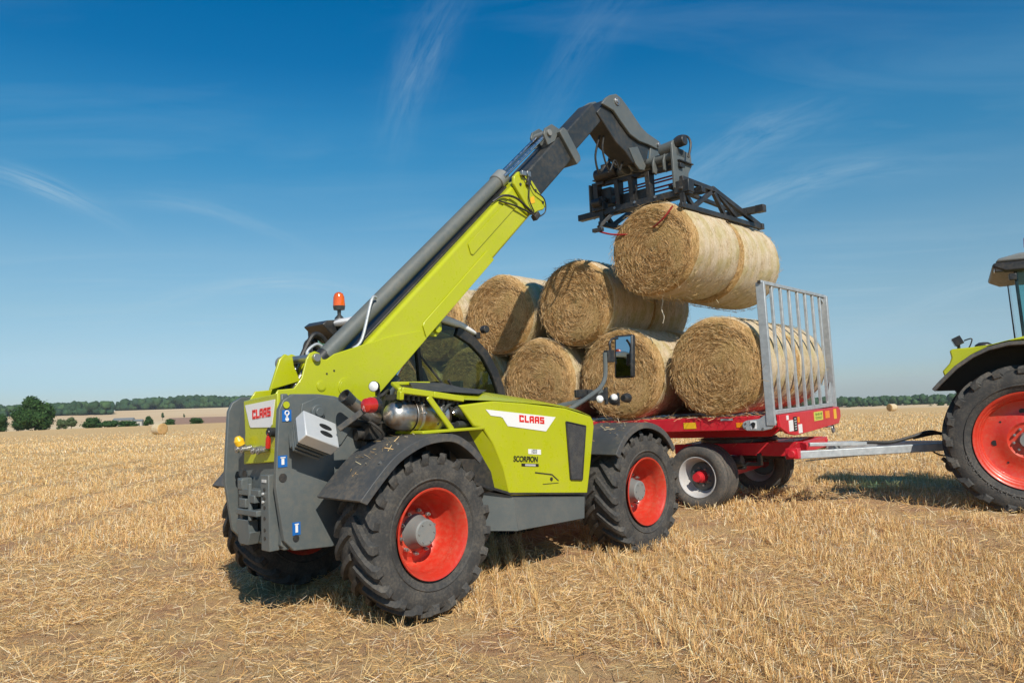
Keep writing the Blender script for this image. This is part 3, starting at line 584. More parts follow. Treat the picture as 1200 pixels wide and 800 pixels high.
def bale_straw(seed, RAD, LEN, nf=3600, nsd=2600):
    global rng
    keep = rng; rng = np.random.default_rng(seed)
    a = rng.uniform(0, 2*math.pi, nf); r_ = RAD*np.sqrt(rng.uniform(0.0, 0.86, nf)); sg = np.where(rng.uniform(0, 1, nf) < 0.78, -1, 1)
    base = np.stack([r_*np.cos(a), sg*(LEN/2+0.022), r_*np.sin(a)], 1)
    d = unit(np.stack([-np.sin(a), np.zeros(nf), np.cos(a)], 1)+rng.normal(size=(nf, 3))*[0.38, 0.10, 0.38]+np.stack([0*a, sg*0.04, 0*a], 1))
    c = np.array([(0.84, 0.60, 0.32), (0.68, 0.43, 0.185), (0.46, 0.27, 0.10), (0.76, 0.54, 0.27), (0.34, 0.19, 0.065)])[rng.integers(0, 5, nf)]*rng.uniform(0.7, 1.1, (nf, 1))
    A = ribbons(base, d, rng.uniform(0.03, 0.12, nf), rng.uniform(0.0025, 0.006, nf), rng.normal(size=nf)*0.02, c, 2)
    a = rng.uniform(0, 2*math.pi, nsd); y = rng.uniform(-LEN/2, LEN/2, nsd); base = np.stack([RAD*1.004*np.cos(a), y, RAD*1.004*np.sin(a)], 1)
    d = unit(np.stack([-np.sin(a)+0.03*np.cos(a), rng.normal(size=nsd)*0.45, np.cos(a)+0.03*np.sin(a)], 1)+rng.normal(size=(nsd, 3))*0.03)
    c = np.array([(0.78, 0.62, 0.40), (0.66, 0.50, 0.28), (0.50, 0.38, 0.18)])[rng.integers(0, 3, nsd)]*rng.uniform(0.8, 1.1, (nsd, 1))
    B = ribbons(base, d, rng.uniform(0.02, 0.07, nsd), rng.uniform(0.002, 0.005, nsd), rng.normal(size=nsd)*0.012, c, 2)
    rng = keep
    return np_mesh('bale_straw', np.concatenate([A[0], B[0]]), np.concatenate([A[1], B[1]+len(A[0])]), np.concatenate([A[2], B[2]]), M['straw'])
BR, BLN = 0.648, 1.22
BODY = [bale_mesh(11+k, BR, BLN) for k in range(3)]; STR = [bale_straw(31+k, BR, BLN) for k in range(3)]
def bale(mat, k, spin, label, group, scale=1.0, straw=True):
    sq = random.uniform(0.965, 1.0); t = empty('round_bale'); t.matrix_world = mat @ Matrix.Scale(sq, 4, (0, 0, 1)) @ Matrix.Scale(1.01+(1-sq)*0.5, 4, (1, 0, 0)); tag(t, label, 'hay bale', group)
    b_ = bpy.data.objects.new('bale_body', BODY[k % 3]); col.objects.link(b_); b_.parent = t; b_.rotation_euler = (0, spin, 0)
    if straw:
        s = bpy.data.objects.new('loose_straw', STR[k % 3]); col.objects.link(s); s.parent = t; s.rotation_euler = (0, spin, 0); s['kind'] = 'stuff'
    return t
def pose(loc, yaw, pit, rol):
    return Matrix.Translation(loc) @ Matrix.Rotation(yaw, 4, 'Z') @ Matrix.Rotation(pit, 4, 'Y') @ Matrix.Rotation(rol, 4, 'X')
TMAT = pose((3.1008, 9.3217, 1.3721), -0.6695, -0.0197, 0.0158)     # trailer: x forward, y to its far side, z up, bed top near front corner
MMAT = pose((-0.4588, 7.7925, 0.0361), 0.811, -0.0039, -0.0007)      # telehandler: x forward, y left, z up, ground between the axles
lower = ['bottom bale against the trailer front rack', 'bottom bale behind the mirror', 'bottom bale above the engine hood',
         'bottom bale beside the cab windscreen', 'bottom bale seen through the cab window', 'rearmost bottom bale, behind the cab']
upper = ['top row bale next to the lifted bales', 'top row bale in the middle, diagonal shadow across it', 'top row bale peeping out beside the lime boom', 'rearmost top row bale seen through the cab glass']
LX = [-0.655, -2.03, -3.40, -4.77, -6.14, -7.51]; UX = [-2.69, -4.16, -5.52, -6.90]
for row in range(2):
    yy = -0.06+BLN/2+row*1.26; where = ', near side' if row == 0 else ', far side'
    for i, x in enumerate(LX):
        bale(TMAT @ Matrix.Translation((x+random.uniform(-.01, .01), yy+random.uniform(-.02, .02), BR*0.975)) @ Matrix.Rotation(R(random.uniform(-1.5, 1.5)), 4, 'Z'), i+row, random.uniform(0, .2) if False else 0.0, ('straw '+lower[i]+where), 'round bales stacked on the trailer')
    for i, x in enumerate(UX):
        bale(TMAT @ Matrix.Translation((x+random.uniform(-.01, .01), yy+random.uniform(-.03, .03), 1.70)) @ Matrix.Rotation(R(random.uniform(-2.5, 2.5)), 4, 'Z'), i+1+row, 0.0, ('straw '+upper[i]+where), 'round bales stacked on the trailer')
# the two bales in the grab: axis along the machine
for k, (x, lab) in enumerate(((3.13, 'lifted straw bale nearer the telehandler, its spiral end showing below the grab'), (4.36, 'lifted round straw bale at the far end of the grab, above the trailer rack'))):
    bale(MMAT @ Matrix.Translation((x+BLN/2, -0.235, 3.515-0.03*k)) @ Matrix.Rotation(R(-90), 4, 'Z') @ Matrix.Rotation(R(1.0-2*k), 4, 'X'), k, 0.0, lab, 'bales held in the grab')
for (px, row, y, yaw, lab) in ((185.5, 509, 84, 62, 'small distant round bale lying on the stubble left of the telehandler'), (1040, 481.5, 131, -70, 'small distant round bale on the stubble between trailer and tractor')):
    x = pxx(px, y); bale(Matrix.Translation((x, y, Hf(x, y)+0.62)) @ Matrix.Rotation(R(yaw), 4, 'Z'), 1, 0, lab, 'bales left out on the field', 1.0, False)

# ------------------------------------------------------------------ wheels
def tyre_profile(Rr, W, rimr):
    h = Rr-rimr
    return [(-W*0.40, rimr), (-W*0.44, rimr+h*0.10), (-W*0.49, rimr+h*0.32), (-W*0.50, rimr+h*0.52), (-W*0.485, rimr+h*0.72), (-W*0.455, rimr+h*0.86), (-W*0.38, rimr+h*0.925), (-W*0.2, rimr+h*0.955), (0, rimr+h*0.965),
            (W*0.2, rimr+h*0.955), (W*0.38, rimr+h*0.925), (W*0.455, rimr+h*0.86), (W*0.485, rimr+h*0.72), (W*0.50, rimr+h*0.52), (W*0.49, rimr+h*0.32), (W*0.44, rimr+h*0.10), (W*0.40, rimr)]
def ag_tyre(Rr, W, rimr, nl, lug, lw, kturn, curve=0.0):
    """lathed carcass plus curved lugs; the lug centre runs ahead of the shoulder by kturn radians"""
    g = MB(); g.lathe(tyre_profile(Rr-lug*0.6, W, rimr), n=72)
    # raised ring on the sidewalls
    h = Rr-rimr
    for sgn in (-1, 1): g.lathe([(sgn*W*0.488, rimr+h*0.24), (sgn*(W*0.50+0.004), rimr+h*0.27), (sgn*(W*0.502+0.004), rimr+h*0.29), (sgn*W*0.492, rimr+h*0.31)], n=72)
    Ro = Rr; Rb = Rr-lug*1.25
    path = [(0.02, Rb, Ro-0.006), (0.12, Rb, Ro), (0.25, Rb-0.002, Ro-0.001), (0.38, Rb-0.008, Ro-0.008), (0.475, Rb-0.03, Ro-0.022), (0.52, Rr-h*0.27, Rr-h*0.135), (0.515, Rr-h*0.36, Rr-h*0.30)]
    for side in (-1, 1):
        for i in range(nl):
            ph0 = 2*math.pi*(i+(0.5 if side > 0 else 0))/nl; vs_ = []
            for j, (s, rb, ro) in enumerate(path):
                q = min(s/0.5, 1.0); ph = ph0-kturn*(q**(1.0+curve)); wb = lw*(1.28+0.25*q)/Ro; wt = lw*(0.80+0.25*q)/Ro
                ys = side*s*W
                for (rad, off) in ((rb, -wb/2), (ro, -wt/2), (ro, wt/2), (rb, wb/2)):
                    yy = ys
                    if j >= 5 and rad == rb: yy = side*(0.46 if j == 5 else 0.485)*W
                    a = ph+off; vs_.append((-rad*math.cos(a), yy, rad*math.sin(a)))
            n = len(path); fs = [(4*j+k, 4*j+k+1, 4*j+5+k, 4*j+4+k) for j in range(n-1) for k in range(3)]+[(0, 1, 2, 3), tuple(4*(n-1)+k for k in (3, 2, 1, 0))]
            g.add(vs_, fs)
    return g
def lay_wheel(parent, c, side, tyre_me, rim_me, hub_me, nut_me, nuts, nut_r, nut_y, name='wheel'):
    """side -1: outer face towards -y; tyre mesh shared, right-hand pattern mirrored by turning about x"""
    w = empty(name, c, (0, 0, 0 if side < 0 else math.pi), parent)
    for nm, me in (('tyre', tyre_me), ('rim', rim_me), ('hub', hub_me)):
        if me is None: continue
        o = bpy.data.objects.new(nm, me); col.objects.link(o); o.parent = w
        if nm == 'tyre' and side > 0: o.rotation_euler = (0, 0, math.pi)
    for i in range(nuts):
        a = 2*math.pi*i/nuts+0.2; o = bpy.data.objects.new('wheel_nut', nut_me); col.objects.link(o); o.parent = w; o.location = (nut_r*math.cos(a), nut_y, nut_r*math.sin(a))
    return w
def nut_mesh(r_=0.016, L=0.03):
    g = MB(); g.cyl((0, 0, 0), (0, -L, 0), r_, r_, 6); g.cyl((0, -L, 0), (0, -L*1.6, 0), r_*0.6, r_*0.5, 8); return g.mesh('wheel_nut', 'steel')
NUT = nut_mesh()
# telehandler wheel 1.26 m, width .46, rim radius .33
TH_T = ag_tyre(0.63, 0.46, 0.335, 21, 0.042, 0.058, 0.36, 0.25).mesh('tyre', 'rubber', 38)
g = MB(); g.lathe([(-0.205, 0.338), (-0.222, 0.350), (-0.230, 0.346), (-0.226, 0.334), (-0.205, 0.320), (-0.180, 0.314), (-0.165, 0.306), (-0.12, 0.300), (-0.085, 0.297), (-0.07, 0.289), (-0.03, 0.280), (0.01, 0.270), (0.035, 0.258), (0.050, 0.24), (0.040, 0.20), (0.005, 0.165), (0.0, 0.10), (0.0, 0.0)], n=64)
g.lathe([(0.21, 0.34), (0.225, 0.35), (0.2, 0.32), (0.06, 0.29)], n=40); TH_R = g.mesh('rim', 'rim', 30)
g = MB(); g.lathe([(0.0, 0.135), (-0.015, 0.13), (-0.06, 0.112), (-0.10, 0.108), (-0.125, 0.102), (-0.132, 0.09), (-0.132, 0.0)], n=32)
for i in range(6): a = i*math.pi/3; g.cyl((0.075*math.cos(a), -0.130, 0.075*math.sin(a)), (0.075*math.cos(a), -0.140, 0.075*math.sin(a)), 0.008, n=6)
TH_H = g.mesh('hub', 'midgrey', 30)
# ------------------------------------------------------------------ lettering
def letters(word, h, stroke=0.24, w=0.78, gap=0.16):
    """blocky capitals as non-overlapping rectangles in (u, v)"""
    s = stroke*h; W = w*h; out_ = []; x = 0.0; m = (h-s)/2
    for ch in word:
        if ch == 'C': rr_ = [(0, 0, s, h), (s, 0, W, s), (s, h-s, W, h), (W-s, s, W, s*1.35), (W-s, h-s*1.35, W, h-s)]
        elif ch == 'L': rr_ = [(0, 0, s, h), (s, 0, W*0.9, s)]
        elif ch == 'A': rr_ = [(0, 0, s, h-s*0.5), (W-s, 0, W, h), (s*0.5, h-s*0.5, W-s, h), (s, h-s, W-s, h-s*0.5), (s, m-s*0.3, W-s, m+s*0.7)]
        elif ch == 'S': rr_ = [(0, 0, W, s), (W-s, s, W, m+s), (0, m, W-s, m+s), (0, m+s, s, h), (s, h-s, W, h)]
        out_ += [(a+x, b_, c_+x, d_) for a, b_, c_, d_ in rr_]; x += (W if ch != 'L' else W*0.9)+gap*h
    return out_, x-gap*h
def put_letters(word, h, O_, U, V_, mat, parent, name='lettering', th=0.004, length=None):
    rr_, L = letters(word, h); O_ = Vector(O_); U = Vector(U).normalized(); V_ = Vector(V_); n = U.cross(V_).normalized(); k = (length/L) if length else 1; g = MB()
    for a, b_, c_, d_ in rr_:
        q = [O_+U*(a*k)+V_*b_, O_+U*(c_*k)+V_*b_, O_+U*(c_*k)+V_*d_, O_+U*(a*k)+V_*d_]
        g.add(q+[p+n*th for p in q], [(3, 2, 1, 0), (4, 5, 6, 7), (0, 1, 5, 4), (1, 2, 6, 5), (2, 3, 7, 6), (3, 0, 4, 7)])
    return g.build(name, mat, parent)
def text(s, size, mat, parent, loc, U, V_, name='lettering', ext=0.001, shear=0.0, align='LEFT', scx=1.0):
    cu = bpy.data.curves.new('text', 'FONT'); cu.body = s; cu.size = size; cu.extrude = ext; cu.shear = shear; cu.align_x = align; cu.offset = 0.018*size
    o = bpy.data.objects.new('text', cu); col.objects.link(o); bpy.context.view_layer.update()
    me = bpy.data.meshes.new_from_object(o.evaluated_get(bpy.context.evaluated_depsgraph_get())); bpy.data.objects.remove(o); me.materials.clear(); me.materials.append(M[mat])
    U = Vector(U).normalized()*scx; V_ = Vector(V_).normalized(); n = U.cross(V_).normalized()
    me.transform(Matrix(((U.x, V_.x, n.x, loc[0]), (U.y, V_.y, n.y, loc[1]), (U.z, V_.z, n.z, loc[2]), (0, 0, 0, 1))))
    r_ = bpy.data.objects.new(name, me); col.objects.link(r_); r_.parent = parent; return r_

# ------------------------------------------------------------------ telehandler
T = empty('telehandler'); T.matrix_world = MMAT
tag(T, 'lime green and anthracite telehandler with raised boom lifting two round bales', 'telehandler')
for (x, s) in ((-1.45, -1), (1.45, -1), (-1.45, 1), (1.45, 1)):
    lay_wheel(T, (x, s*0.90, 0.63), s, TH_T, TH_R, TH_H, NUT, 10, 0.165, 0.0)
g = MB()     # axles and belly
for x in (-1.45, 1.45):
    g.cyl((x, -0.86, 0.63), (x, 0.86, 0.63), 0.10, n=16); g.lathe([(-0.2, 0.05), (-0.17, 0.17), (0, 0.22), (0.17, 0.17), (0.2, 0.05)], (x, 0.1, 0.63), (0, 1, 0), 20)
g.build('axle', 'grey', T)
g = MB(); g.box((0.05, 0.05, 0.72), (2.7, 0.62, 0.36)); g.box((-1.3, 0, 1.05), (1.4, 0.5, 0.5)); g.box((1.6, 0.05, 0.75), (1.1, 0.5, 0.28)); g.build('chassis', 'grey', T, 0.01)
# rear frame: two side plates, low cross panel, lime service panel
side = [(-2.36, 0.66), (-2.42, 1.06), (-2.41, 1.25), (-2.385, 1.62), (-2.35, 1.69), (-2.27, 1.735), (-2.05, 1.73), (-1.90, 1.71), (-1.66, 1.63), (-1.40, 1.47), (-1.15, 1.42), (-1.15, 0.9), (-1.5, 0.72), (-1.85, 0.545), (-2.28, 0.575)]
g = MB(); g.prism(side, -0.50, -0.455); o = g.build('side_plate', 'grey', T, 0.006)
g = MB(); g.prism([(x+0.03, z) for x, z in side], 0.36, 0.40); g.build('side_plate', 'grey', T, 0.006)
g = MB()     # raised pivot boss with big round pad on the near plate
pad = [(-2.20, 1.66), (-2.23, 1.50), (-2.17, 1.36), (-2.02, 1.28), (-1.86, 1.33), (-1.72, 1.50), (-1.66, 1.62), (-1.86, 1.68), (-2.05, 1.71)]
g.prism(pad, -0.515, -0.5); g.cyl((-2.075, -0.515, 1.59), (-2.075, -0.545, 1.59), 0.062, 0.058, 24); g.cyl((-2.075, -0.545, 1.59), (-2.075, -0.565, 1.59), 0.036, 0.034, 20); g.build('boom_pivot', 'grey', T, 0.004)
g = MB(); g.cyl((-2.33, -0.503, 1.655), (-2.33, -0.512, 1.655), 0.026, n=18); g.build('end_cap', 'lime', T)
def sticker(c, w, h, mat='blue', name='lifting_sticker', y=-0.503):
    g = MB(); g.box((c[0], y, c[1]), (w, 0.004, h)); s = g.build(name, mat, T)
    return s
st = sticker((-2.325, 1.575), 0.075, 0.085); g = MB()     # white hook mark
g.tube([(-2.325+0.016*math.cos(a), -0.508, 1.594+0.016*math.sin(a)) for a in [i*math.pi/6 for i in range(13)]], 0.005, 6, smooth=False); g.box((-2.325, -0.507, 1.566), (0.014, 0.004, 0.022)); g.cyl((-2.325, -0.506, 1.548), (-2.325, -0.509, 1.548), 0.015, n=12); g.build('hook_mark', 'white', st)
st = sticker((-2.365, 1.24), 0.075, 0.085); g = MB(); g.box((-2.365, -0.507, 1.238), (0.022, 0.004, 0.045)); g.box((-2.365, -0.5095, 1.268), (0.04, 0.002, 0.008)); g.build('hook_mark', 'white', st)
st = sticker((-2.26, 0.735), 0.065, 0.095); g = MB(); g.box((-2.26, -0.507, 0.735), (0.02, 0.004, 0.055)); g.box((-2.26, -0.5095, 0.768), (0.034, 0.002, 0.008)); g.build('hook_mark', 'white', st)
g = MB(); g.cyl((-2.365, -0.502, 1.12), (-2.365, -0.506, 1.12), 0.032, n=18); g.build('lashing_hole', 'black', T); g = MB(); g.cyl((-2.265, -0.502, 0.665), (-2.265, -0.506, 0.665), 0.026, n=18); g.build('lashing_hole', 'black', T)
# rear face, between the plates
rf = [(-0.455, 1.74), (0.09, 1.69), (0.13, 1.60), (0.19, 1.16), (0.17, 1.0), (0.13, 0.80), (0.02, 0.60), (-0.455, 0.58)]
g = MB(); g.prism(rf, -2.34, -2.28, 'x'); g.build('rear_panel', 'grey', T, 0.012)
g = MB(); g.prism([(0.10, 1.72), (0.22, 1.60), (0.26, 1.42), (0.27, 1.10), (0.18, 1.06), (0.09, 1.62)], -2.33, -1.9, 'x'); g.build('rear_cowl', 'grey', T, 0.02)
g = MB(); g.prism([(-0.452, 1.745), (0.075, 1.70), (0.055, 1.45), (0.085, 1.20), (-0.452, 1.235)], -2.372, -2.342, 'x'); sp = g.build('service_panel', 'lime', T, 0.008)
g = MB(); g.prism([(-0.425, 1.70), (0.035, 1.665), (-0.03, 1.51), (-0.05, 1.49), (-0.355, 1.492), (-0.375, 1.51)], -2.378, -2.3725, 'x'); g.build('name_plate', 'white', sp)
put_letters('CLAAS', 0.070, (-2.379, -0.085, 1.555), (0, -1, 0.07), (0, 0, 1), 'sticker_red', sp, 'name_lettering', 0.003, 0.28)
g = MB()
for (y, z) in ((0.035, 1.335), (-0.045, 1.335), (-0.215, 1.33), (-0.29, 1.33)):
    g.cyl((-2.372, y, z), (-2.44, y, z-0.01), 0.024, 0.022, 14); g.cyl((-2.44, y, z-0.01), (-2.458, y, z-0.012), 0.028, n=14); g.cyl((-2.458, y, z-0.012), (-2.463, y, z-0.012), 0.015, n=10)
g.box((-2.40, -0.0, 1.325), (0.05, 0.16, 0.02)); g.box((-2.40, -0.25, 1.32), (0.05, 0.15, 0.02)); g.build('hydraulic_coupling', 'steel', T, 0.003)
g = MB(); g.lathe([(-0.02, 0.0), (-0.02, 0.036), (0.02, 0.038), (0.05, 0.02), (0.055, 0)], (-2.43, 0.03, 1.375), (-0.4, 0, 1), 16); g.build('yellow_cap', 'yellow', T)
g = MB(); g.lathe([(-0.02, 0.0), (-0.02, 0.02), (0.05, 0.02), (0.09, 0.008), (0.09, 0)], (-2.41, -0.375, 1.36), (-0.1, -0.3, 1), 14); g.build('red_cap', 'redlens', T)
g = MB(); g.lathe([(-0.0, 0.0), (-0.0, 0.036), (0.045, 0.036), (0.05, 0.02), (0.05, 0.0)], (-2.372, -0.40, 1.455), (-1, 0, 0), 18); g.lathe([(0.05, 0.024), (0.058, 0.02), (0.05, 0.012)], (-2.372, -0.40, 1.455), (-1, 0, 0), 18); g.build('trailer_socket', 'black', T)
g = MB(); g.cyl((-2.342, 0.12, 1.115), (-2.346, 0.12, 1.115), 0.035, n=18); g.build('lashing_hole', 'black', T); g = MB(); g.cyl((-2.342, 0.05, 1.09), (-2.346, 0.05, 1.09), 0.022, n=14); g.build('lashing_hole', 'black', T)
# tow hitch ladder
g = MB(); g.box((-2.385, -0.345, 0.86), (0.085, 0.12, 0.56)); g.prism([(-2.34, 1.05), (-2.36, 0.62), (-2.34, 0.60), (-2.2, 0.66)], -0.452, -0.41)
g.prism([(0.075, 1.10), (0.075, 0.62), (0.03, 0.58), (0.0, 0.62), (0.0, 1.10)], -2.43, -2.342, 'x'); hl = g.build('hitch_ladder', 'grey', T, 0.006)
for z in (1.03, 0.965, 0.90, 0.82, 0.735, 0.675): g = MB(); g.cyl((-2.4285, -0.345, z), (-2.4325, -0.345, z), 0.013, n=12); g.build('hitch_hole', 'black', hl)
g = MB(); g.box((-2.431, -0.345, 1.095), (0.006, 0.06, 0.022)); [g.cyl((-2.428, -0.33, z), (-2.44, -0.33, z), 0.010, n=8) for z in (1.0, 0.94)]; g.build('type_plate', 'silver', hl)
g = MB(); g.box((-2.40, -0.13, 1.0), (0.09, 0.32, 0.05)); g.box((-2.41, -0.12, 0.85), (0.10, 0.32, 0.045)); g.box((-2.39, 0.055, 0.88), (0.08, 0.04, 0.34)); g.box((-2.39, -0.10, 0.93), (0.06, 0.05, 0.14)); g.cyl((-2.44, -0.15, 0.79), (-2.44, -0.15, 1.07), 0.018, n=12)
g.box((-2.42, 0.0, 1.055), (0.06, 0.07, 0.08)); g.box((-2.43, -0.20, 0.955), (0.05, 0.08, 0.06)); g.box((-2.43, -0.04, 0.915), (0.04, 0.10, 0.07)); g.box((-2.40, -0.02, 0.74), (0.08, 0.20, 0.10)); g.prism([(0.06, 0.70), (0.02, 0.60), (-0.10, 0.60), (-0.14, 0.70)], -2.44, -2.35, 'x'); g.build('tow_hitch', 'grey', T, 0.006)
g = MB(); g.cyl((-2.33, -0.425, 0.69), (-2.33, -0.475, 0.69), 0.018, n=10); g.build('stop_bolt', 'steel', T)
# fenders
RFo = [(-2.14, 0.95), (-2.00, 1.09), (-1.82, 1.24), (-1.60, 1.335), (-1.42, 1.362), (-1.25, 1.35), (-1.10, 1.27), (-0.97, 1.155)]
FFo = [(0.87, 1.04), (0.96, 1.15), (1.09, 1.25), (1.28, 1.315), (1.47, 1.315), (1.66, 1.26), (1.80, 1.17), (1.92, 1.03)]
def resample(P_, k=4):
    q = []
    for i in range(len(P_)-1):
        p0, p1, p2, p3 = [Vector(P_[min(max(j, 0), len(P_)-1)]) for j in (i-1, i, i+1, i+2)]
        for a in range(k): t_ = a/k; v = 0.5*((2*p1)+(p2-p0)*t_+(2*p0-5*p1+4*p2-p3)*t_*t_+(3*p1-p0-3*p2+p3)*t_**3); q.append((v.x, v.y))
    return q+[tuple(P_[-1])]
def fender(P_, y0, y1, lip, name='fender'):
    P_ = resample(P_)
    g = MB(); g.strip(P_, y0, y1, 0.022); inner = [(x+(0.012), z-0.035) for x, z in P_]
    n = len(P_); vs_ = []; e = y0 if lip < 0 else y1
    cx = sum(p[0] for p in P_)/n; cz = 0.63
    for (x, z) in P_:
        d = Vector((x-cx, z-cz)).normalized(); vs_ += [(x+d.x*0.02, e, z+d.y*0.02), (x-d.x*0.04, e-lip*-0.004, z-d.y*0.04), (x-d.x*0.04, e-lip*0.014, z-d.y*0.04), (x+d.x*0.02, e-lip*0.014, z+d.y*0.02)]
    g.add(vs_, [(4*i+k, 4*i+(k+1) % 4, 4*i+4+(k+1) % 4, 4*i+4+k) for i in range(n-1) for k in range(4)]+[(0, 1, 2, 3), tuple(4*(n-1)+k for k in (3, 2, 1, 0))])
    f = g.build(name, 'plastic', T, 0.004, 50)
    g = MB()
    for k in (6, 10):
        for yy in (y0+0.10, y0+0.17):
            x, z = P_[k]; x2, z2 = P_[k+1]; nx, nz = Vector((-(z2-z), x2-x)).normalized(); mx_, mz = (x+x2)/2, (z+z2)/2
            if yy == y0+0.10 and k == 6 or yy != y0+0.10 and k == 10: g.cyl((mx_+nx*0.021, yy, mz+nz*0.021), (mx_+nx*0.032, yy, mz+nz*0.032), 0.012, n=8)
    g.build('fender_bolt', 'steel', f); return f
fender(RFo, -1.18, -0.62, -1); fender(FFo, -1.18, -0.62, -1)
fender([(x, z) for x, z in RFo], 0.66, 1.10, 1); fender(FFo, 0.66, 1.18, 1)

# engine hood: station sections from rear to front
ST = [(-1.60, 1.745, 1.86), (-1.28, 1.705, 1.80), (-0.95, 1.655, 1.775), (-0.62, 1.64, 1.74), (-0.24, 1.61, 1.695), (0.10, 1.58, 1.65), (0.35, 1.545, 1.605), (0.60, 1.49, 1.53), (0.755, 1.44, 1.46)]
g = MB()       # side panel with its cut corners, outer face at y=-.98
side_poly = [(0.775, 1.395), (0.785, 1.33), (0.70, 0.96), (0.63, 0.69), (-0.43, 0.795), (-0.475, 0.83), (-0.53, 1.04), (-0.645, 1.26), (-0.76, 1.40), (-0.86, 1.42), (-1.02, 1.60), (-0.62, 1.625), (-0.24, 1.595), (0.35, 1.53), (0.74, 1.435)]
g.prism(side_poly, -0.98, -0.95); hood = g.build('engine_hood', 'lime', T, 0.014, 32, seg=3)
g = MB(); n = len(ST); vs_ = []
for (x, zc_, zt) in ST: vs_ += [(x, -0.978, zc_-0.012), (x, -0.93, zc_+0.012), (x, -0.78, zc_+(zt-zc_)*0.62), (x, -0.60, zt), (x, -0.42, zt+0.01), (x, -0.30, zt-0.03), (x, -0.28, zt-0.30)]
vs_b = [(v_[0], v_[1], v_[2]-0.03) for v_ in vs_]
g.add(vs_, [(7*i+k, 7*i+k+1, 7*i+8+k, 7*i+7+k) for i in range(2, n-1) for k in range(6)]); g.build('hood_top', 'lime', hood, 0, 50)
g = MB()       # front cheek of the hood: rounded end
fr = [(0.74, -0.975, 1.435), (0.785, -0.97, 1.33), (0.70, -0.97, 0.96), (0.63, -0.975, 0.69)]; fr2 = [(0.86, -0.80, 1.43), (0.89, -0.80, 1.30), (0.80, -0.80, 0.96), (0.72, -0.80, 0.69)]; fr3 = [(0.88, -0.30, 1.46), (0.92, -0.30, 1.30), (0.83, -0.30, 0.96), (0.74, -0.30, 0.69)]
g.add(fr+fr2+fr3, [(0, 1, 5, 4), (1, 2, 6, 5), (2, 3, 7, 6), (4, 5, 9, 8), (5, 6, 10, 9), (6, 7, 11, 10)]); g.add([fr[0], fr2[0], fr3[0], (0.755, -0.30, 1.43), (0.755, -0.42, 1.47), (0.755, -0.6, 1.46), (0.755, -0.78, 1.452), (0.755, -0.93, 1.452)], [(0, 1, 2, 3, 4, 5, 6, 7)]); g.build('hood_nose', 'lime', hood, 0, 50)
# lime rail of the open rear end, diagonal strut, ledge
g = MB(); g.bar((-1.60, -0.95, 1.735), (-1.28, -0.95, 1.695), 0.05, 0.05); g.bar((-1.28, -0.95, 1.695), (-0.95, -0.95, 1.65), 0.05, 0.05); g.bar((-1.60, -0.95, 1.74), (-1.36, -0.55, 1.80), 0.045, 0.03); g.bar((-1.36, -0.55, 1.80), (-0.95, -0.52, 1.80), 0.04, 0.03); g.bar((-1.60, -0.95, 1.73), (-1.60, -0.94, 1.66), 0.04, 0.05)
g.bar((-1.34, -0.965, 1.68), (-1.09, -0.965, 1.40), 0.02, 0.05); hr = g.build('hood_rail', 'lime', hood, 0.008)
g = MB(); g.prism([(-1.42, -0.985), (-0.74, -0.985), (-0.60, -0.90), (-0.60, -0.62), (-1.42, -0.62)], 1.385, 1.41, 'z'); g.build('hood_ledge', 'lime', hood, 0.006)
g = MB()       # wheel-arch wall, facing the rear
aw = [(-0.645, -0.97, 1.26), (-0.53, -0.97, 1.04), (-0.475, -0.97, 0.83), (-0.72, -0.62, 0.92), (-0.92, -0.62, 1.10), (-1.05, -0.62, 1.385), (-0.76, -0.97, 1.385)]
g.add(aw, [(0, 1, 2, 3, 4, 5, 6)]); g.build('arch_wall', 'lime', hood, 0, 50)
g = MB(); g.add([(-1.34, -0.80, 1.715), (-1.20, -0.56, 1.79), (-0.80, -0.52, 1.782), (-0.74, -0.70, 1.735), (-0.42, -0.70, 1.705), (-0.72, -0.915, 1.670), (-1.0, -0.90, 1.690)], [(0, 1, 2, 3, 4, 5, 6)])
for i in range(len(g.v)): g.v[i] = (g.v[i][0], g.v[i][1], g.v[i][2]+0.020)
g.build('top_grille', 'mesh', hood)
g = MB(); g.prism([(0.345, 1.40), (0.635, 1.345), (0.545, 0.835), (0.375, 0.855)], -0.990, -0.981); g.build('side_grille', 'mesh', hood)
g = MB(); fp = [(0.345, 1.40), (0.635, 1.345), (0.545, 0.835), (0.375, 0.855)]
for i in range(4): g.bar((fp[i][0], -0.988, fp[i][1]), (fp[(i+1) % 4][0], -0.988, fp[(i+1) % 4][1]), 0.018, 0.012)
g.build('grille_frame', 'black', hood, 0.002)
g = MB(); g.prism([(-0.72, 1.555), (0.195, 1.450), (0.05, 1.325), (-0.42, 1.395), (-0.455, 1.40), (-0.515, 1.475), (-0.54, 1.485), (-0.66, 1.50)], -0.985, -0.9815); g.build('name_stripe', 'white', hood)
put_letters('CLAAS', 0.062, (-0.305, -0.9855, 1.430), (1, 0, -0.105), (0, 0, 1), 'sticker_red', hood, 'name_lettering', 0.003, 0.335)
text('SCORPION', 0.070, 'ink', hood, (-0.400, -0.984, 1.088), (1, 0, -0.10), (0, 0, 1), 'model_lettering', 0.0015, 0.15, scx=0.93)
g = MB(); g.prism([(-0.20, 1.182), (-0.03, 1.164), (-0.03, 1.118), (-0.20, 1.138)], -0.983, -0.9812); st = g.build('number_plate', 'paleyel', hood); st.data.materials[0] = M['white']
text('1033', 0.050, 'midgrey', hood, (-0.165, -0.985, 1.142), (1, 0, -0.10), (0, 0, 1), 'number_lettering', 0.001, 0.1, scx=0.8)
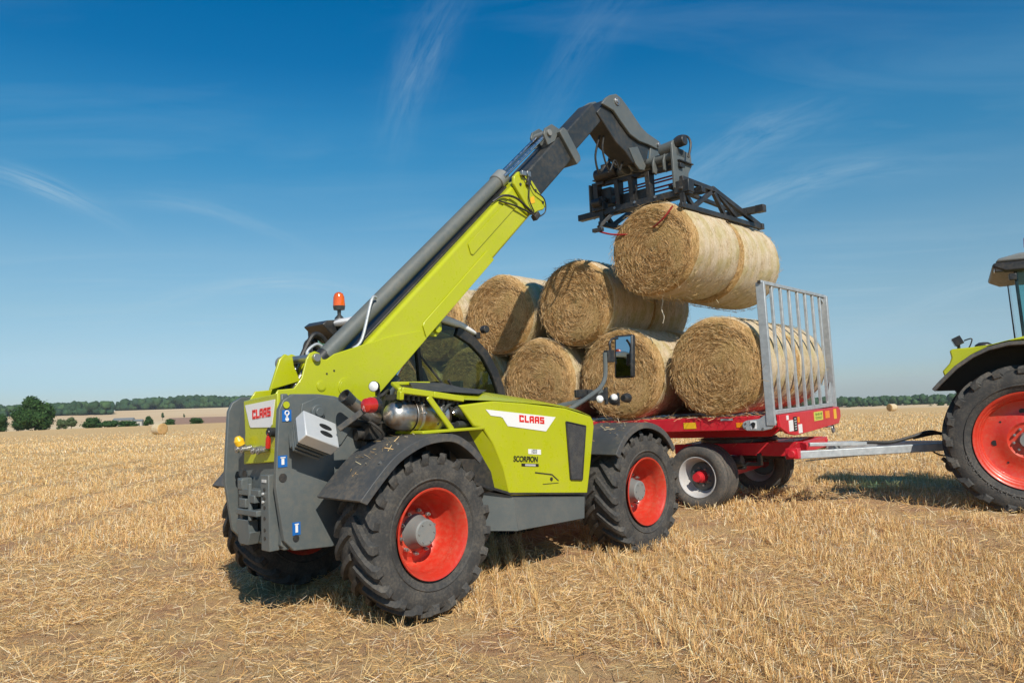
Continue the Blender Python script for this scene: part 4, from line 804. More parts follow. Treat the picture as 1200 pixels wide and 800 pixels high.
g = MB(); g.prism([(-0.295, 1.062), (-0.068, 1.038), (-0.068, 1.012), (-0.295, 1.036)], -0.983, -0.9812); g.build('option_badge', 'ink', hood); g = MB(); g.prism([(-0.25, 1.053), (-0.11, 1.038), (-0.11, 1.020), (-0.25, 1.035)], -0.985, -0.9832); g.build('option_badge_field', 'silver', hood)
g = MB(); g.bar((-0.12, -0.983, 0.965), (0.11, -0.983, 0.925), 0.004, 0.010); g.bar((0.11, -0.983, 0.925), (0.20, -0.983, 0.86), 0.004, 0.010); g.bar((-0.02, -0.9825, 0.85), (0.20, -0.9825, 0.84), 0.003, 0.005); g.build('panel_gap', 'black', hood)
g = MB(); g.cyl((0.10, -0.98, 0.885), (0.10, -0.988, 0.885), 0.017, n=14); g.cyl((0.10, -0.988, 0.885), (0.10, -0.992, 0.885), 0.008, n=10); g.build('hood_lock', 'black', hood)
# lower skirt
g = MB(); g.prism([(-0.40, 0.785), (0.62, 0.675), (0.60, 0.455), (-0.34, 0.475)], -0.955, -0.60); g.build('skirt', 'midgrey', T, 0.006).data.materials[0] = M['grey']
g = MB(); g.add([(-0.402, -0.955, 0.785), (-0.342, -0.955, 0.475), (-0.80, -0.80, 0.53), (-0.82, -0.80, 0.90)], [(0, 1, 2, 3)]); g.add([(-0.402, -0.93, 0.785), (-0.82, -0.78, 0.90), (-0.82, -0.6, 0.90), (-0.4, -0.6, 0.785)], [(0, 1, 2, 3)]); g.build('skirt_step', 'grey', T)
g = MB(); g.bar((-0.80, -0.90, 0.935), (-0.44, -0.965, 0.812), 0.03, 0.022); g.bar((-0.44, -0.967, 0.812), (0.635, -0.967, 0.692), 0.03, 0.018); g.build('skirt_gap', 'black', T)
g = MB(); g.box((-0.2, -0.62, 1.15), (1.7, 0.52, 0.62)); g.box((0.2, -0.62, 0.7), (1.1, 0.5, 0.3)); g.box((-1.0, -0.66, 1.35), (0.5, 0.3, 0.3)); g.build('engine_block', 'black', T, 0.01)
g = MB(); g.box((-1.15, -0.60, 1.60), (0.5, 0.35, 0.2)); g.cyl((-1.02, -0.93, 1.56), (-0.86, -0.90, 1.50), 0.04, n=12); g.cyl((-0.98, -0.9, 1.44), (-0.80, -0.88, 1.44), 0.03, n=10); g.tube([(-1.2, -0.9, 1.45), (-1.1, -0.93, 1.6), (-0.95, -0.9, 1.63), (-0.85, -0.85, 1.5)], 0.016); g.build('engine_pipes', 'interior', T, 0.004)
g = MB(); g.cyl((-1.03, -0.935, 1.555), (-0.95, -0.925, 1.575), 0.022, n=12); g.cyl((-1.05, -0.93, 1.535), (-1.04, -0.935, 1.54), 0.02, n=12); g.build('engine_clamp', 'chrome', T)
g = MB()
for k in range(12): x = -1.56+0.052*k; g.box((x, -0.80, 1.685-0.006*k), (0.022, 0.26, 0.04))
g.build('heat_grille', 'black', T)
# silencer, tail pipe
g = MB(); sx = lambda a: (-1.60+a, -0.80, 1.545-0.06*a)
g.lathe([(-0.02, 0.0), (-0.018, 0.05), (0.0, 0.085), (0.05, 0.112), (0.10, 0.122), (0.16, 0.125), (0.185, 0.125)], sx(0), (1, 0, -0.06), 36)
g.lathe([(0.185, 0.134), (0.19, 0.136), (0.20, 0.131), (0.35, 0.130), (0.49, 0.130), (0.50, 0.135), (0.515, 0.135), (0.52, 0.126), (0.56, 0.11), (0.60, 0.06), (0.62, 0)], sx(0), (1, 0, -0.06), 36)
si = g.build('silencer', 'heat', T, 0, 40)
g = MB()
for a in (0.25, 0.46): g.lathe([(a-0.012, 0.1305), (a-0.01, 0.135), (a+0.01, 0.135), (a+0.012, 0.1305)], sx(0), (1, 0, -0.06), 36)
for a in (0.25, 0.46):
    for th in (200, 235, 262): g.cyl(Vector(sx(a))+Vector((0, 0.130*math.sin(R(th)), 0.130*math.cos(R(th))*-1)), Vector(sx(a))+Vector((0, 0.155*math.sin(R(th)), -0.155*math.cos(R(th)))), 0.009, n=8)
g.build('clamp_band', 'steel', si)
g = MB(); pth = [(-1.62, -0.66, 1.52), (-1.70, -0.68, 1.55), (-1.80, -0.70, 1.60), (-1.93, -0.72, 1.68)]; g.tube(pth, 0.050, 16); tp = g.build('tail_pipe', 'heat', T, 0, 50)
g = MB(); g.lathe([(0.0, 0.050), (0.085, 0.056), (0.085, 0.048), (0.0, 0.045)], (-1.90, -0.716, 1.662), (-0.80, -0.12, 0.56), 20); g.lathe([(0.0, 0.0), (0.0, 0.046)], (-1.93, -0.716, 1.68), (-0.80, -0.12, 0.56), 20); g.build('pipe_mouth', 'boomdark', tp)
g = MB()
for (a, b_, r_) in (((-1.75, -0.55, 1.40), (-1.35, -0.60, 1.42), 0.05), ((-1.80, -0.52, 1.50), (-1.5, -0.56, 1.46), 0.035), ((-1.7, -0.6, 1.3), (-1.2, -0.6, 1.34), 0.045)): g.cyl(a, b_, r_, n=12)
g.box((-1.62, -0.60, 1.42), (0.16, 0.14, 0.12)); g.tube([(-1.66, -0.55, 1.62), (-1.60, -0.7, 1.70), (-1.5, -0.66, 1.74), (-1.42, -0.55, 1.70)], 0.014); g.tube([(-1.74, -0.58, 1.54), (-1.70, -0.72, 1.48), (-1.62, -0.74, 1.38), (-1.72, -0.6, 1.30)], 0.012); g.build('hose_bundle', 'hose', T)
# rear combination lamp on an arm, work lamp
g = MB(); g.bar((-2.07, -0.80, 1.46), (-1.93, -0.96, 1.605), 0.035, 0.045); g.build('lamp_arm', 'plastic', T, 0.006)
g = MB(); g.lathe([(0.0, 0.0), (0.0, 0.055), (0.03, 0.062), (0.05, 0.062), (0.05, 0.0)], (-1.895, -0.98, 1.63), (1, 0.25, 0), 20); tl = g.build('tail_lamp', 'black', T, 0.003)
g = MB(); g.lathe([(0.0, 0.060), (0.03, 0.060), (0.07, 0.050), (0.085, 0.02), (0.088, 0)], (-1.895, -0.98, 1.63), (-1, -0.25, 0), 24); g.build('lens', 'redlens', tl)
g = MB(); g.lathe([(0, 0), (0, 0.03), (0.03, 0.042), (0.06, 0.044), (0.062, 0.0)], (-1.57, -0.60, 1.775), (-0.85, -0.5, 0.05), 20); g.bar((-1.56, -0.6, 1.70), (-1.56, -0.6, 1.76), 0.03, 0.03); wl = g.build('work_lamp', 'black', T)
g = MB(); g.lathe([(0.062, 0.040), (0.07, 0.03), (0.074, 0.0)], (-1.57, -0.60, 1.775), (-0.85, -0.5, 0.05), 20); g.build('lens', 'white', wl)
# silver battery box tilted on the near plate
bx_c = Vector((-2.19, -0.70, 1.44)); m_ = Matrix.Rotation(R(22), 3, 'Y') @ Matrix.Rotation(R(52), 3, 'X')
g = MB(); g.box(bx_c, (0.30, 0.24, 0.10), m_); bb = g.build('battery_box', 'silver', T, 0.008)
g = MB()
for k in range(3): g.box(bx_c+m_ @ Vector((0.0, 0.004, -0.075-0.035*k)), (0.27-0.02*k, 0.22, 0.02), m_)
g.box(bx_c+m_ @ Vector((0.0, 0.03, -0.12)), (0.22, 0.16, 0.14), m_); g.build('box_fins', 'grey', bb, 0.003)
g = MB()
g.box(bx_c+m_ @ Vector((0.152, 0.0, -0.01)), (0.004, 0.20, 0.012), m_)
g.build('box_vents', 'ink', bb)
for u_ in (-0.034, 0.034): g = MB(); g.lathe([(0, 0.0), (0, 0.030), (0.002, 0.030), (0.002, 0)], (0, 0, 0), (0, 0, 1), 20); o = g.build('box_slot', 'ink', bb); o.matrix_local = Matrix.Translation(bx_c+m_ @ Vector((0.04, u_, 0.0505))) @ m_.to_4x4() @ Matrix.Scale(1.9, 4, (1, 0, 0)) @ Matrix.Scale(0.8, 4, (0, 1, 0))
# boom, laid out in its own frame: s along, n across, w lateral
BA = R(42.0); BO = Vector((-1.42, 0, 1.59)); be = Vector((math.cos(BA), 0, math.sin(BA))); bn = Vector((-math.sin(BA), 0, math.cos(BA)))
def bp_(s, n, w=0.0): return BO+be*s+bn*n+Vector((0, w, 0))
def b2(s, n): q = bp_(s, n); return (q.x, q.z)
foot = [(-2.30, 1.69), (-2.24, 1.775), (-2.10, 1.785), (-2.03, 1.87), (-1.985, 2.02), (-1.955, 2.065), (-1.905, 2.085), (-1.865, 2.07), (-1.835, 2.02), (-1.80, 2.015), (-1.72, 2.065)]
lower_b = [b2(3.17, 0.0), b2(0, 0), (-1.54, 1.645), (-1.66, 1.67), (-1.95, 1.64)]
B = empty('boom', (0, 0, 0), parent=T)
g = MB(); g.prism([b2(0.02, 0.005), b2(3.15, 0.005), b2(3.15, 0.40), b2(0.33, 0.40), (-1.80, 2.01), (-1.84, 1.80)], -0.215, 0.125); g.build('outer_boom', 'lime', B, 0.03, seg=3)
for y0, y1 in ((-0.235, -0.216), (0.126, 0.145)):
    g = MB(); g.prism(foot+[b2(0.62, 0.30), b2(0.95, 0.10), b2(0.95, 0.0)]+lower_b[1:], y0, y1); g.build('boom_foot', 'lime', B, 0.006)
    g = MB(); g.prism([b2(0.95, 0.0), b2(1.0, 0.115), b2(1.04, 0.13), b2(2.18, 0.13), b2(2.20, 0.115), b2(2.2, 0.0)], y0+0.004, y1-0.004); g.build('stiffener', 'lime', B, 0.006)
    g = MB(); g.prism([b2(1.98, 0.235), b2(2.0, 0.21), b2(2.92, 0.21), b2(2.94, 0.33), b2(2.02, 0.33)], y0+0.008, y1-0.008); g.build('stiffener', 'lime', B, 0.005)
g = MB(); g.prism([(-2.18, 1.78), (-2.09, 2.03), (-2.04, 2.075), (-1.97, 2.05), (-1.96, 1.98), (-1.9, 1.85)], 0.0, 0.03); g.build('boom_lug', 'lime', B, 0.006)
for (x, z, r_) in ((-1.62, 1.79, 0.075), (-1.855, 1.80, 0.043)):
    g = MB(); g.cyl((x, -0.234, z), (x, -0.243, z), r_, n=28); g.cyl((x, -0.243, z), (x, -0.246, z), r_*0.8, n=28); g.build('boss', 'lime', B, 0.002)
g = MB(); g.cyl((-1.905, -0.27, 2.03), (-1.905, 0.17, 2.03), 0.034, n=18); g.build('cylinder_pin', 'steel', B, 0.003)
for (x, z) in ((-1.80, 1.90), (-1.73, 1.925)): g = MB(); g.cyl((x, -0.235, z), (x, -0.240, z), 0.008, n=10); g.build('grease_point', 'black', B)
g = MB(); g.cyl((-2.02, 0.03, 2.0), (-2.02, 0.10, 2.0), 0.06, n=20); g.build('hose_drum', 'midgrey', B, 0.004)
# end collar
g = MB(); g.prism([b2(3.0, 0.02), b2(3.0, 0.42), b2(3.06, 0.475), b2(3.16, 0.475), b2(3.27, 0.38), b2(3.30, 0.0), b2(3.27, -0.045), b2(3.2, -0.045), b2(3.12, -0.01)], -0.255, -0.216); g.prism([b2(3.0, 0.02), b2(3.0, 0.42), b2(3.27, 0.38), b2(3.30, 0.0)], 0.126, 0.155); g.build('end_collar', 'lime', B, 0.010)
for (s_, n_) in ((3.08, 0.36), (3.24, 0.18), (3.25, 0.02)): g = MB(); q = bp_(s_, n_, -0.256); g.cyl(q, q+Vector((0, -0.008, 0)), 0.016, n=10); g.build('collar_bolt', 'boomdark', B)
g = MB(); q = bp_(3.12, 0.13, -0.2575); c_, s_ = math.cos(R(30)), math.sin(R(30)); g.prism([(q.x-0.035, q.z-0.045), (q.x+0.04, q.z-0.02), (q.x+0.03, q.z+0.05), (q.x-0.03, q.z+0.03)], -0.259, -0.2565); g.build('warning_sticker', 'warn', B)
g = MB(); g.tube([bp_(2.65, 0.43, -0.19), bp_(2.78, 0.41, -0.24), bp_(2.90, 0.30, -0.27), bp_(2.98, 0.12, -0.27), bp_(3.04, 0.0, -0.26), bp_(3.12, -0.03, -0.24)], 0.013); g.build('boom_hose', 'hose', B)
g = MB(); g.tube([bp_(2.70, 0.40, -0.23), bp_(2.86, 0.22, -0.26), bp_(3.0, 0.02, -0.27), bp_(3.06, -0.06, -0.25)], 0.010); g.build('boom_hose', 'hose', B)
g = MB(); g.tube([bp_(3.16, 0.44, -0.27), bp_(3.16, 0.30, -0.29), bp_(3.06, 0.18, -0.28), bp_(3.04, 0.03, -0.27)], 0.007); g.build('boom_hose', 'hose', B)
g = MB(); g.tube([bp_(3.24, 0.40, -0.27), bp_(3.19, 0.22, -0.29), bp_(3.26, 0.05, -0.29), bp_(3.20, -0.07, -0.27), bp_(3.08, -0.06, -0.26)], 0.007); g.build('boom_hose', 'hose', B)
g = MB(); g.box(bp_(3.18, 0.43, -0.28), (0.07, 0.04, 0.05)); g.box(bp_(3.30, 0.36, -0.22), (0.06, 0.05, 0.06)); g.build('valve_block', 'steel', B, 0.004)
g = MB(); g.box(bp_(3.20, 0.32, -0.275), (0.05, 0.03, 0.11), Matrix.Rotation(R(20), 3, 'Y')); g.build('sensor', 'boomdark', B, 0.004)
g = MB(); g.box(bp_(3.05, -0.03, -0.25), (0.09, 0.06, 0.06), Matrix.Rotation(-BA, 3, 'Y')); g.build('hose_clip', 'black', B, 0.004)
# extension cylinder on top of the boom
g = MB(); g.cyl(bp_(0.10, 0.535, -0.055), bp_(3.02, 0.492, -0.055), 0.074, n=32); g.build('extension_cylinder', 'tube', B, 0.006)
g = MB(); g.cyl(bp_(2.98, 0.492, -0.055), bp_(3.12, 0.490, -0.055), 0.090, n=32); g.build('cylinder_gland', 'midgrey', B, 0.010)
g = MB(); g.cyl(bp_(-0.02, 0.545, -0.055), bp_(0.12, 0.545, -0.055), 0.07, n=24); g.build('cylinder_eye', 'black', B, 0.006)
for w in (-0.135, 0.0): g = MB(); g.cyl(bp_(3.05, 0.505, w), bp_(4.02, 0.490, w), 0.022, n=16); g.build('piston_rod', 'chrome', B)
g = MB(); g.tube([bp_(0.30, 0.44, -0.17), bp_(0.42, 0.45, -0.19), bp_(0.75, 0.62, -0.16), bp_(0.82, 0.60, -0.14)], 0.014); g.build('steel_pipe', 'galv', B)
g = MB(); g.bar(bp_(0.30, 0.405, -0.05), bp_(3.0, 0.405, -0.05), 0.18, 0.03, tuple(bn)); g.build('tube_shade_strip', 'black', B, 0.004)  # black strip standing in for the tube's shade on the boom top
# inner sections
def sect(name, s0, s1, n0, n1, w0, w1, mat):
    g = MB(); g.prism([b2(s0, n0+0.03), b2(s0, n1-0.03), b2(s0, n1), b2(s1, n1), b2(s1, n0), b2(s0, n0)], w0, w1); return g.build(name, mat, B, 0.022, seg=3)
sect('middle_boom', 3.1, 4.20, 0.055, 0.375, -0.185, 0.095, 'boomdark'); sect('inner_boom', 4.1, 5.06, 0.085, 0.345, -0.160, 0.070, 'boomdark')
g = MB(); g.prism([b2(4.14, -0.015), b2(4.14, 0.43), b2(4.24, 0.43), b2(4.27, 0.38), b2(4.27, 0.03), b2(4.24, -0.015)], -0.225, 0.135); g.build('section_collar', 'grey', B, 0.008)
g = MB(); g.prism([b2(3.90, 0.40), b2(3.93, 0.53), b2(4.0, 0.565), b2(4.14, 0.54), b2(4.22, 0.43), b2(4.05, 0.37)], -0.175, -0.150); g.build('rod_bracket', 'grey', B, 0.005)
g = MB(); g.prism([b2(3.90, 0.40), b2(3.93, 0.53), b2(4.0, 0.565), b2(4.14, 0.54), b2(4.22, 0.43), b2(4.05, 0.37)], 0.02, 0.045); g.build('rod_bracket', 'grey', B, 0.005)
g = MB(); g.cyl(bp_(4.01, 0.495, -0.2), bp_(4.01, 0.495, 0.07), 0.036, n=16); g.build('rod_pin', 'midgrey', B, 0.003)
# lift cylinder between chassis and boom
g = MB(); g.cyl((-1.19, -0.08, 1.58), (-0.97, -0.07, 1.88), 0.062, n=24); g.build('lift_cylinder', 'grey', B, 0.01)
g = MB(); g.cyl((-0.98, -0.07, 1.87), (-0.60, -0.06, 2.40), 0.029, n=20); g.build('lift_rod', 'chrome', B)
g = MB(); g.prism([b2(1.0, 0.02), b2(1.3, 0.02), b2(1.2, -0.10), b2(1.1, -0.10)], -0.16, -0.12); g.cyl(bp_(1.15, -0.05, -0.19), bp_(1.15, -0.05, 0.02), 0.035, n=14); g.build('lift_bracket', 'lime', B, 0.005)
# goose neck
gn = [(2.22, 5.23), (2.30, 5.32), (2.40, 5.385), (2.53, 5.435), (2.64, 5.41), (2.76, 5.34), (3.07, 5.13), (3.20, 5.08), (3.49, 5.03), (3.52, 4.96), (3.42, 4.91), (3.20, 4.925), (3.0, 4.925), (2.80, 4.97), (2.60, 5.10), (2.46, 5.20)]
g = MB(); g.prism(gn, -0.225, -0.185); gk = g.build('goose_neck', 'grey', B, 0.010)
g = MB(); g.prism(gn, 0.105, 0.14); g.build('goose_neck', 'grey', B, 0.010)
g = MB(); g.prism([(2.16, 5.12), (2.40, 5.35), (2.60, 5.37), (3.02, 5.09), (3.30, 4.97), (3.24, 4.74), (3.10, 4.64), (2.88, 4.62), (2.73, 4.74), (2.53, 4.82), (2.31, 5.0)], -0.183, 0.103); g.build('neck_web', 'boomdark', B, 0.012)
g = MB(); g.cyl((2.53, -0.24, 5.335), (2.53, 0.155, 5.335), 0.05, n=20); g.cyl((2.53, -0.24, 5.335), (2.53, -0.25, 5.335), 0.028, n=14); g.build('neck_pin', 'steel', B, 0.003)
g = MB(); g.cyl((3.44, -0.25, 4.97), (3.44, 0.165, 4.97), 0.032, n=16); g.build('neck_pin', 'steel', B, 0.003)
g = MB(); g.cyl((2.50, -0.05, 5.02), (3.05, -0.05, 4.70), 0.06, n=20); g.build('tilt_cylinder', 'boomdark', B, 0.008)
for w in (-0.18, -0.08, 0.06):
    g = MB(); g.prism([(2.80, 4.80), (3.0, 4.86), (3.17, 4.64), (3.13, 4.57), (3.02, 4.56), (2.93, 4.62)], w-0.014, w+0.014); g.build('link_plate', 'grey', B, 0.004)
g = MB(); g.prism([(3.30, 4.95), (3.47, 5.0), (3.53, 4.72), (3.45, 4.62), (3.30, 4.62), (3.25, 4.70)], -0.20, -0.17); g.build('link_plate', 'grey', B, 0.006)
g = MB(); g.prism([(3.30, 4.95), (3.47, 5.0), (3.53, 4.72), (3.45, 4.62), (3.30, 4.62), (3.25, 4.70)], 0.08, 0.11); g.build('link_plate', 'grey', B, 0.006)
for k, pts in enumerate(([(2.42, -0.02, 4.93), (2.33, 0.0, 4.66), (2.40, 0.02, 4.46), (2.52, 0.05, 4.50), (2.66, 0.02, 4.66), (2.74, -0.02, 4.60)], [(2.50, 0.06, 4.90), (2.44, 0.08, 4.68), (2.50, 0.08, 4.50), (2.66, 0.08, 4.62), (2.78, 0.06, 4.56)], [(2.42, -0.08, 4.90), (2.38, -0.08, 4.70), (2.50, -0.08, 4.47), (2.60, -0.1, 4.62), (2.70, -0.1, 4.50)])):
    g = MB(); g.tube(pts, 0.012); g.build('neck_hose', 'hose', B)
# ---- bale grab
G = empty('bale_grab', (0, 0, 0), parent=T)
def gb(name, mat, f, bev=0.005):
    g = MB(); f(g); return g.build(name, mat, G, bev)
gb('slide_rail', 'black', lambda g: g.bar((3.24, 1.00, 4.165), (3.24, -0.80, 4.19), 0.10, 0.085))
gb('rail_end', 'interior', lambda g: g.box((3.24, 1.003, 4.165), (0.06, 0.01, 0.05)), 0)
gb('slide_rail', 'black', lambda g: g.bar((3.60, 0.80, 4.25), (3.60, -0.78, 4.27), 0.09, 0.08))
gb('top_beam', 'black', lambda g: g.bar((3.30, 0.78, 4.600), (3.30, -0.66, 4.560), 0.09, 0.055))
gb('top_plate', 'black', lambda g: g.box((3.42, 0.05, 4.645), (0.34, 1.42, 0.016), Matrix.Rotation(R(1.6), 3, 'X')), 0.002)
for y in (0.33, 0.10, -0.17): gb('frame_rib', 'black', lambda g: g.prism([(3.20, 4.57), (3.34, 4.57), (3.34, 4.22), (3.24, 4.22)], y-0.035, y+0.035))
gb('frame_rib', 'black', lambda g: g.prism([(3.22, 4.60), (3.34, 4.60), (3.34, 4.22), (3.24, 4.22)], 0.66, 0.74))
gb('carriage_box', 'boomdark', lambda g: g.box((3.36, 0.12, 4.32), (0.10, 0.55, 0.14)))
gb('carriage_box', 'boomdark', lambda g: g.box((3.40, 0.60, 4.42), (0.16, 0.20, 0.24)))
gb('end_plate', 'grey', lambda g: g.prism([(3.14, 4.80), (3.16, 4.25), (3.26, 4.20), (3.50, 4.22), (3.52, 4.50), (3.62, 4.62), (3.60, 4.78)], -0.62, -0.585), 0.008)
gb('end_plate', 'grey', lambda g: g.prism([(3.20, 4.60), (3.20, 4.14), (3.30, 4.12), (3.36, 4.2), (3.36, 4.60)], 0.77, 0.795), 0.006)
for y in (-0.30, -0.46): gb('hook_plate', 'grey', lambda g: g.prism([(3.16, 4.64), (3.17, 4.52), (3.24, 4.50), (3.28, 4.64), (3.28, 4.72), (3.2, 4.74)], y-0.012, y+0.012))
for k, z in enumerate((4.33, 4.39, 4.45, 4.50)): gb('guide_rod', 'redhose', lambda g: g.cyl((3.42+0.03*(k % 2), 0.70, z-0.005), (3.42+0.03*(k % 2), -0.58, z+0.01), 0.012, n=10), 0)
gb('cross_tube', 'grey', lambda g: g.cyl((3.26, 0.55, 4.685), (3.26, -0.60, 4.70), 0.062, n=24))
gb('rotary_motor', 'black', lambda g: g.cyl((3.22, 0.66, 4.70), (3.22, 0.30, 4.70), 0.088, n=24), 0.012)
gb('valve_block', 'black', lambda g: (g.box((3.28, 0.50, 4.80), (0.14, 0.16, 0.09)), g.box((3.28, 0.62, 4.66), (0.12, 0.14, 0.18))), 0.012)
gb('side_motor', 'grey', lambda g: (g.cyl((3.26, -0.38, 4.80), (3.26, -0.60, 4.82), 0.085, n=24), g.box((3.34, -0.52, 4.74), (0.22, 0.20, 0.12))), 0.012)
gb('side_motor_cap', 'black', lambda g: g.cyl((3.30, -0.60, 4.87), (3.30, -0.72, 4.88), 0.07, n=22), 0.01)
gb('grab_hose', 'hose', lambda g: g.tube([(3.34, -0.45, 4.86), (3.40, -0.55, 4.98), (3.42, -0.68, 4.96), (3.40, -0.74, 4.84), (3.36, -0.72, 4.66)], 0.016), 0)
gb('grab_hose', 'hose', lambda g: g.tube([(2.72, 0.10, 4.52), (2.90, 0.2, 4.78), (3.05, 0.30, 4.80), (3.12, 0.36, 4.70)], 0.014), 0)
gb('grab_hose', 'hose', lambda g: g.tube([(2.70, -0.10, 4.50), (2.95, 0.0, 4.74), (3.08, 0.08, 4.72)], 0.012), 0)
gb('sliding_shoe', 'black', lambda g: (g.box((3.21, 0.62, 4.25), (0.12, 0.20, 0.12)), g.cyl((3.14, 0.68, 4.30), (3.14, 0.54, 4.30), 0.06, n=16)), 0.01)
gb('sliding_shoe', 'black', lambda g: g.box((3.24, -0.70, 4.25), (0.14, 0.22, 0.16)), 0.01)
for (y, z) in ((0.02, 4.21), (0.35, 4.20), (-0.30, 4.215)): gb('rail_bolt', 'steel', lambda g: g.cyl((3.19, y, z-0.015), (3.175, y, z-0.015), 0.018, n=10), 0)
# arms: triangulated frames lying along the bale shoulders
def arm(y, mat='black'):
    A = lambda a, b_, w=0.05, h=0.06: gb('arm_bar', mat, lambda g: g.bar((a[0], y+a[2] if len(a) > 2 else y, a[1]), (b_[0], y+b_[2] if len(b_) > 2 else y, b_[1]), w, h), 0.006)
    A((3.14, 4.005), (5.34, 4.02), 0.06, 0.065); A((3.18, 4.36), (3.98, 4.345), 0.055, 0.06); A((3.96, 4.36), (5.32, 4.045), 0.055, 0.07)
    A((3.44, 4.02), (3.93, 4.30)); A((3.16, 4.24), (3.45, 4.02)); A((4.00, 4.31), (4.28, 4.03)); A((4.12, 4.30), (4.62, 4.06), 0.04, 0.05)
    A((3.20, 4.34), (3.20, 4.00), 0.05, 0.07)
arm(-0.70); arm(0.58)
gb('arm_bar', 'black', lambda g: g.bar((3.30, -0.46, 4.32), (5.0, -0.50, 4.235), 0.05, 0.05)); gb('arm_bar', 'black', lambda g: g.bar((3.98, -0.70, 4.35), (4.02, 0.58, 4.35), 0.05, 0.05))
gb('front_beam', 'boomdark', lambda g: g.bar((4.93, 0.90, 4.205), (4.93, -0.88, 4.19), 0.10, 0.095)); gb('beam_end', 'black', lambda g: g.bar((4.93, -0.86, 4.19), (4.93, -0.98, 4.19), 0.106, 0.102))
gb('arm_tip', 'black', lambda g: g.box((5.36, -0.70, 4.03), (0.07, 0.09, 0.085)))
gb('tine', 'redhose', lambda g: g.tube([(3.02, 0.50, 3.86), (3.05, 0.34, 3.80), (3.10, 0.16, 3.77), (3.16, 0.05, 3.77)], 0.012), 0)
gb('tine_arm', 'black', lambda g: (g.bar((3.20, 0.40, 4.12), (3.02, 0.52, 3.92), 0.05, 0.05), g.box((3.01, 0.52, 3.885), (0.06, 0.16, 0.05))), 0.005)
gb('tine', 'redhose', lambda g: g.tube([(3.08, -0.62, 4.00), (3.05, -0.52, 3.88), (3.06, -0.40, 3.81), (3.12, -0.28, 3.79)], 0.012), 0)

# ---- cab, on the far side of the boom
Cb = empty('cab', (0, 0, 0), parent=T)
def cb(name, mat, f, bev=0.004, sharp=32):
    g = MB(); f(g); return g.build(name, mat, Cb, bev, sharp)
outl = [(-0.05, 2.46), (0.20, 2.41), (0.40, 2.32), (0.58, 2.18), (0.71, 1.99), (0.79, 1.82), (0.84, 1.60), (0.86, 1.30)]
def pillar(pts, y, name='pillar', w=0.075, mat='black'):
    g = MB(); g.strip(pts, y-0.03, y+0.03, w); return g.build(name, mat, Cb, 0.008)
pillar([(x-0.085, z-0.085) for x, z in outl[1:]], 0.30, w=0.11)
sw = [(-0.32, 2.47), (-0.22, 2.40), (-0.06, 2.30), (0.12, 2.12), (0.25, 1.95), (0.34, 1.75), (0.38, 1.5), (0.38, 1.2)]
pillar(sw, 1.06)
pillar([(-0.92, 1.1), (-0.95, 1.8), (-0.98, 2.40)], 0.30, w=0.08); pillar([(-0.95, 1.1), (-1.05, 1.8), (-1.08, 2.40)], 1.06, w=0.08); pillar([(-0.30, 1.2), (-0.34, 1.8), (-0.40, 2.45)], 0.30, w=0.05)
cb('cab_floor', 'interior', lambda g: (g.prism([(-1.0, 0.7), (-1.0, 1.22), (0.84, 1.22), (0.84, 0.9), (0.6, 0.7)], 0.30, 1.06)), 0.02)
cb('roof', 'galv', lambda g: g.prism([(-1.12, 2.40), (-1.14, 2.45), (-1.02, 2.49), (-0.4, 2.55), (-0.05, 2.535), (0.20, 2.47), (0.40, 2.375), (0.40, 2.335), (0.18, 2.41), (-0.10, 2.46)], 0.25, 1.08), 0.03).data.materials[0] = M['white']
cb('roof_liner', 'interior', lambda g: g.prism([(-1.08, 2.33), (-1.08, 2.40), (-0.10, 2.458), (0.14, 2.40), (-0.1, 2.36)], 0.30, 1.06), 0.01)
cb('side_glass', 'glass', lambda g: g.add([(-0.90, 0.297, 1.24), (-0.92, 0.297, 2.42), (-0.10, 0.297, 2.44), (0.15, 0.297, 2.40), (0.38, 0.297, 2.29), (0.54, 0.297, 2.14), (0.68, 0.297, 1.95), (0.76, 0.297, 1.78), (0.82, 0.297, 1.55), (0.82, 0.297, 1.24)], [tuple(range(10))]), 0)
wsv = []
for (a, b_) in zip(outl, sw): wsv += [(a[0], 0.31, a[1]-0.01), (a[0]*0.72+b_[0]*0.28+0.05, 0.60, a[1]*0.75+b_[1]*0.25), (b_[0]*0.75+a[0]*0.25+0.02, 0.90, b_[1]*0.75+a[1]*0.25), (b_[0]+0.03, 1.05, b_[1]+0.04)]
cb('windscreen', 'glass', lambda g: g.add(wsv, [(4*i+k, 4*i+k+1, 4*i+5+k, 4*i+4+k) for i in range(len(outl)-1) for k in range(3)]), 0, 60)
cb('side_glass', 'glass', lambda g: g.add([(-1.0, 1.075, 1.24), (-1.06, 1.075, 2.38), (-0.3, 1.075, 2.42), (-0.06, 1.075, 2.26), (0.25, 1.075, 1.92), (0.36, 1.075, 1.24)], [tuple(range(6))]), 0)
cb('rear_glass', 'glass', lambda g: g.add([(-0.95, 0.32, 1.24), (-0.99, 0.32, 2.38), (-1.06, 1.05, 2.38), (-1.0, 1.05, 1.24)], [(0, 1, 2, 3)]), 0)
cb('seat', 'interior', lambda g: (g.box((-0.42, 0.68, 1.45), (0.45, 0.45, 0.12)), g.box((-0.62, 0.68, 1.78), (0.12, 0.42, 0.60)), g.box((-0.64, 0.68, 2.13), (0.09, 0.24, 0.16))), 0.03)
cb('steering_column', 'interior', lambda g: g.bar((0.30, 0.68, 1.2), (0.05, 0.68, 1.72), 0.08, 0.10), 0.01)
cb('steering_wheel', 'interior', lambda g: g.tube([(0.03+0.17*math.cos(a)*0.75, 0.68+0.17*math.sin(a), 1.76+0.17*math.cos(a)*0.5) for a in [i*math.pi/10 for i in range(21)]], 0.014), 0)
cb('dashboard', 'interior', lambda g: g.box((0.40, 0.66, 1.35), (0.28, 0.6, 0.3)), 0.03)
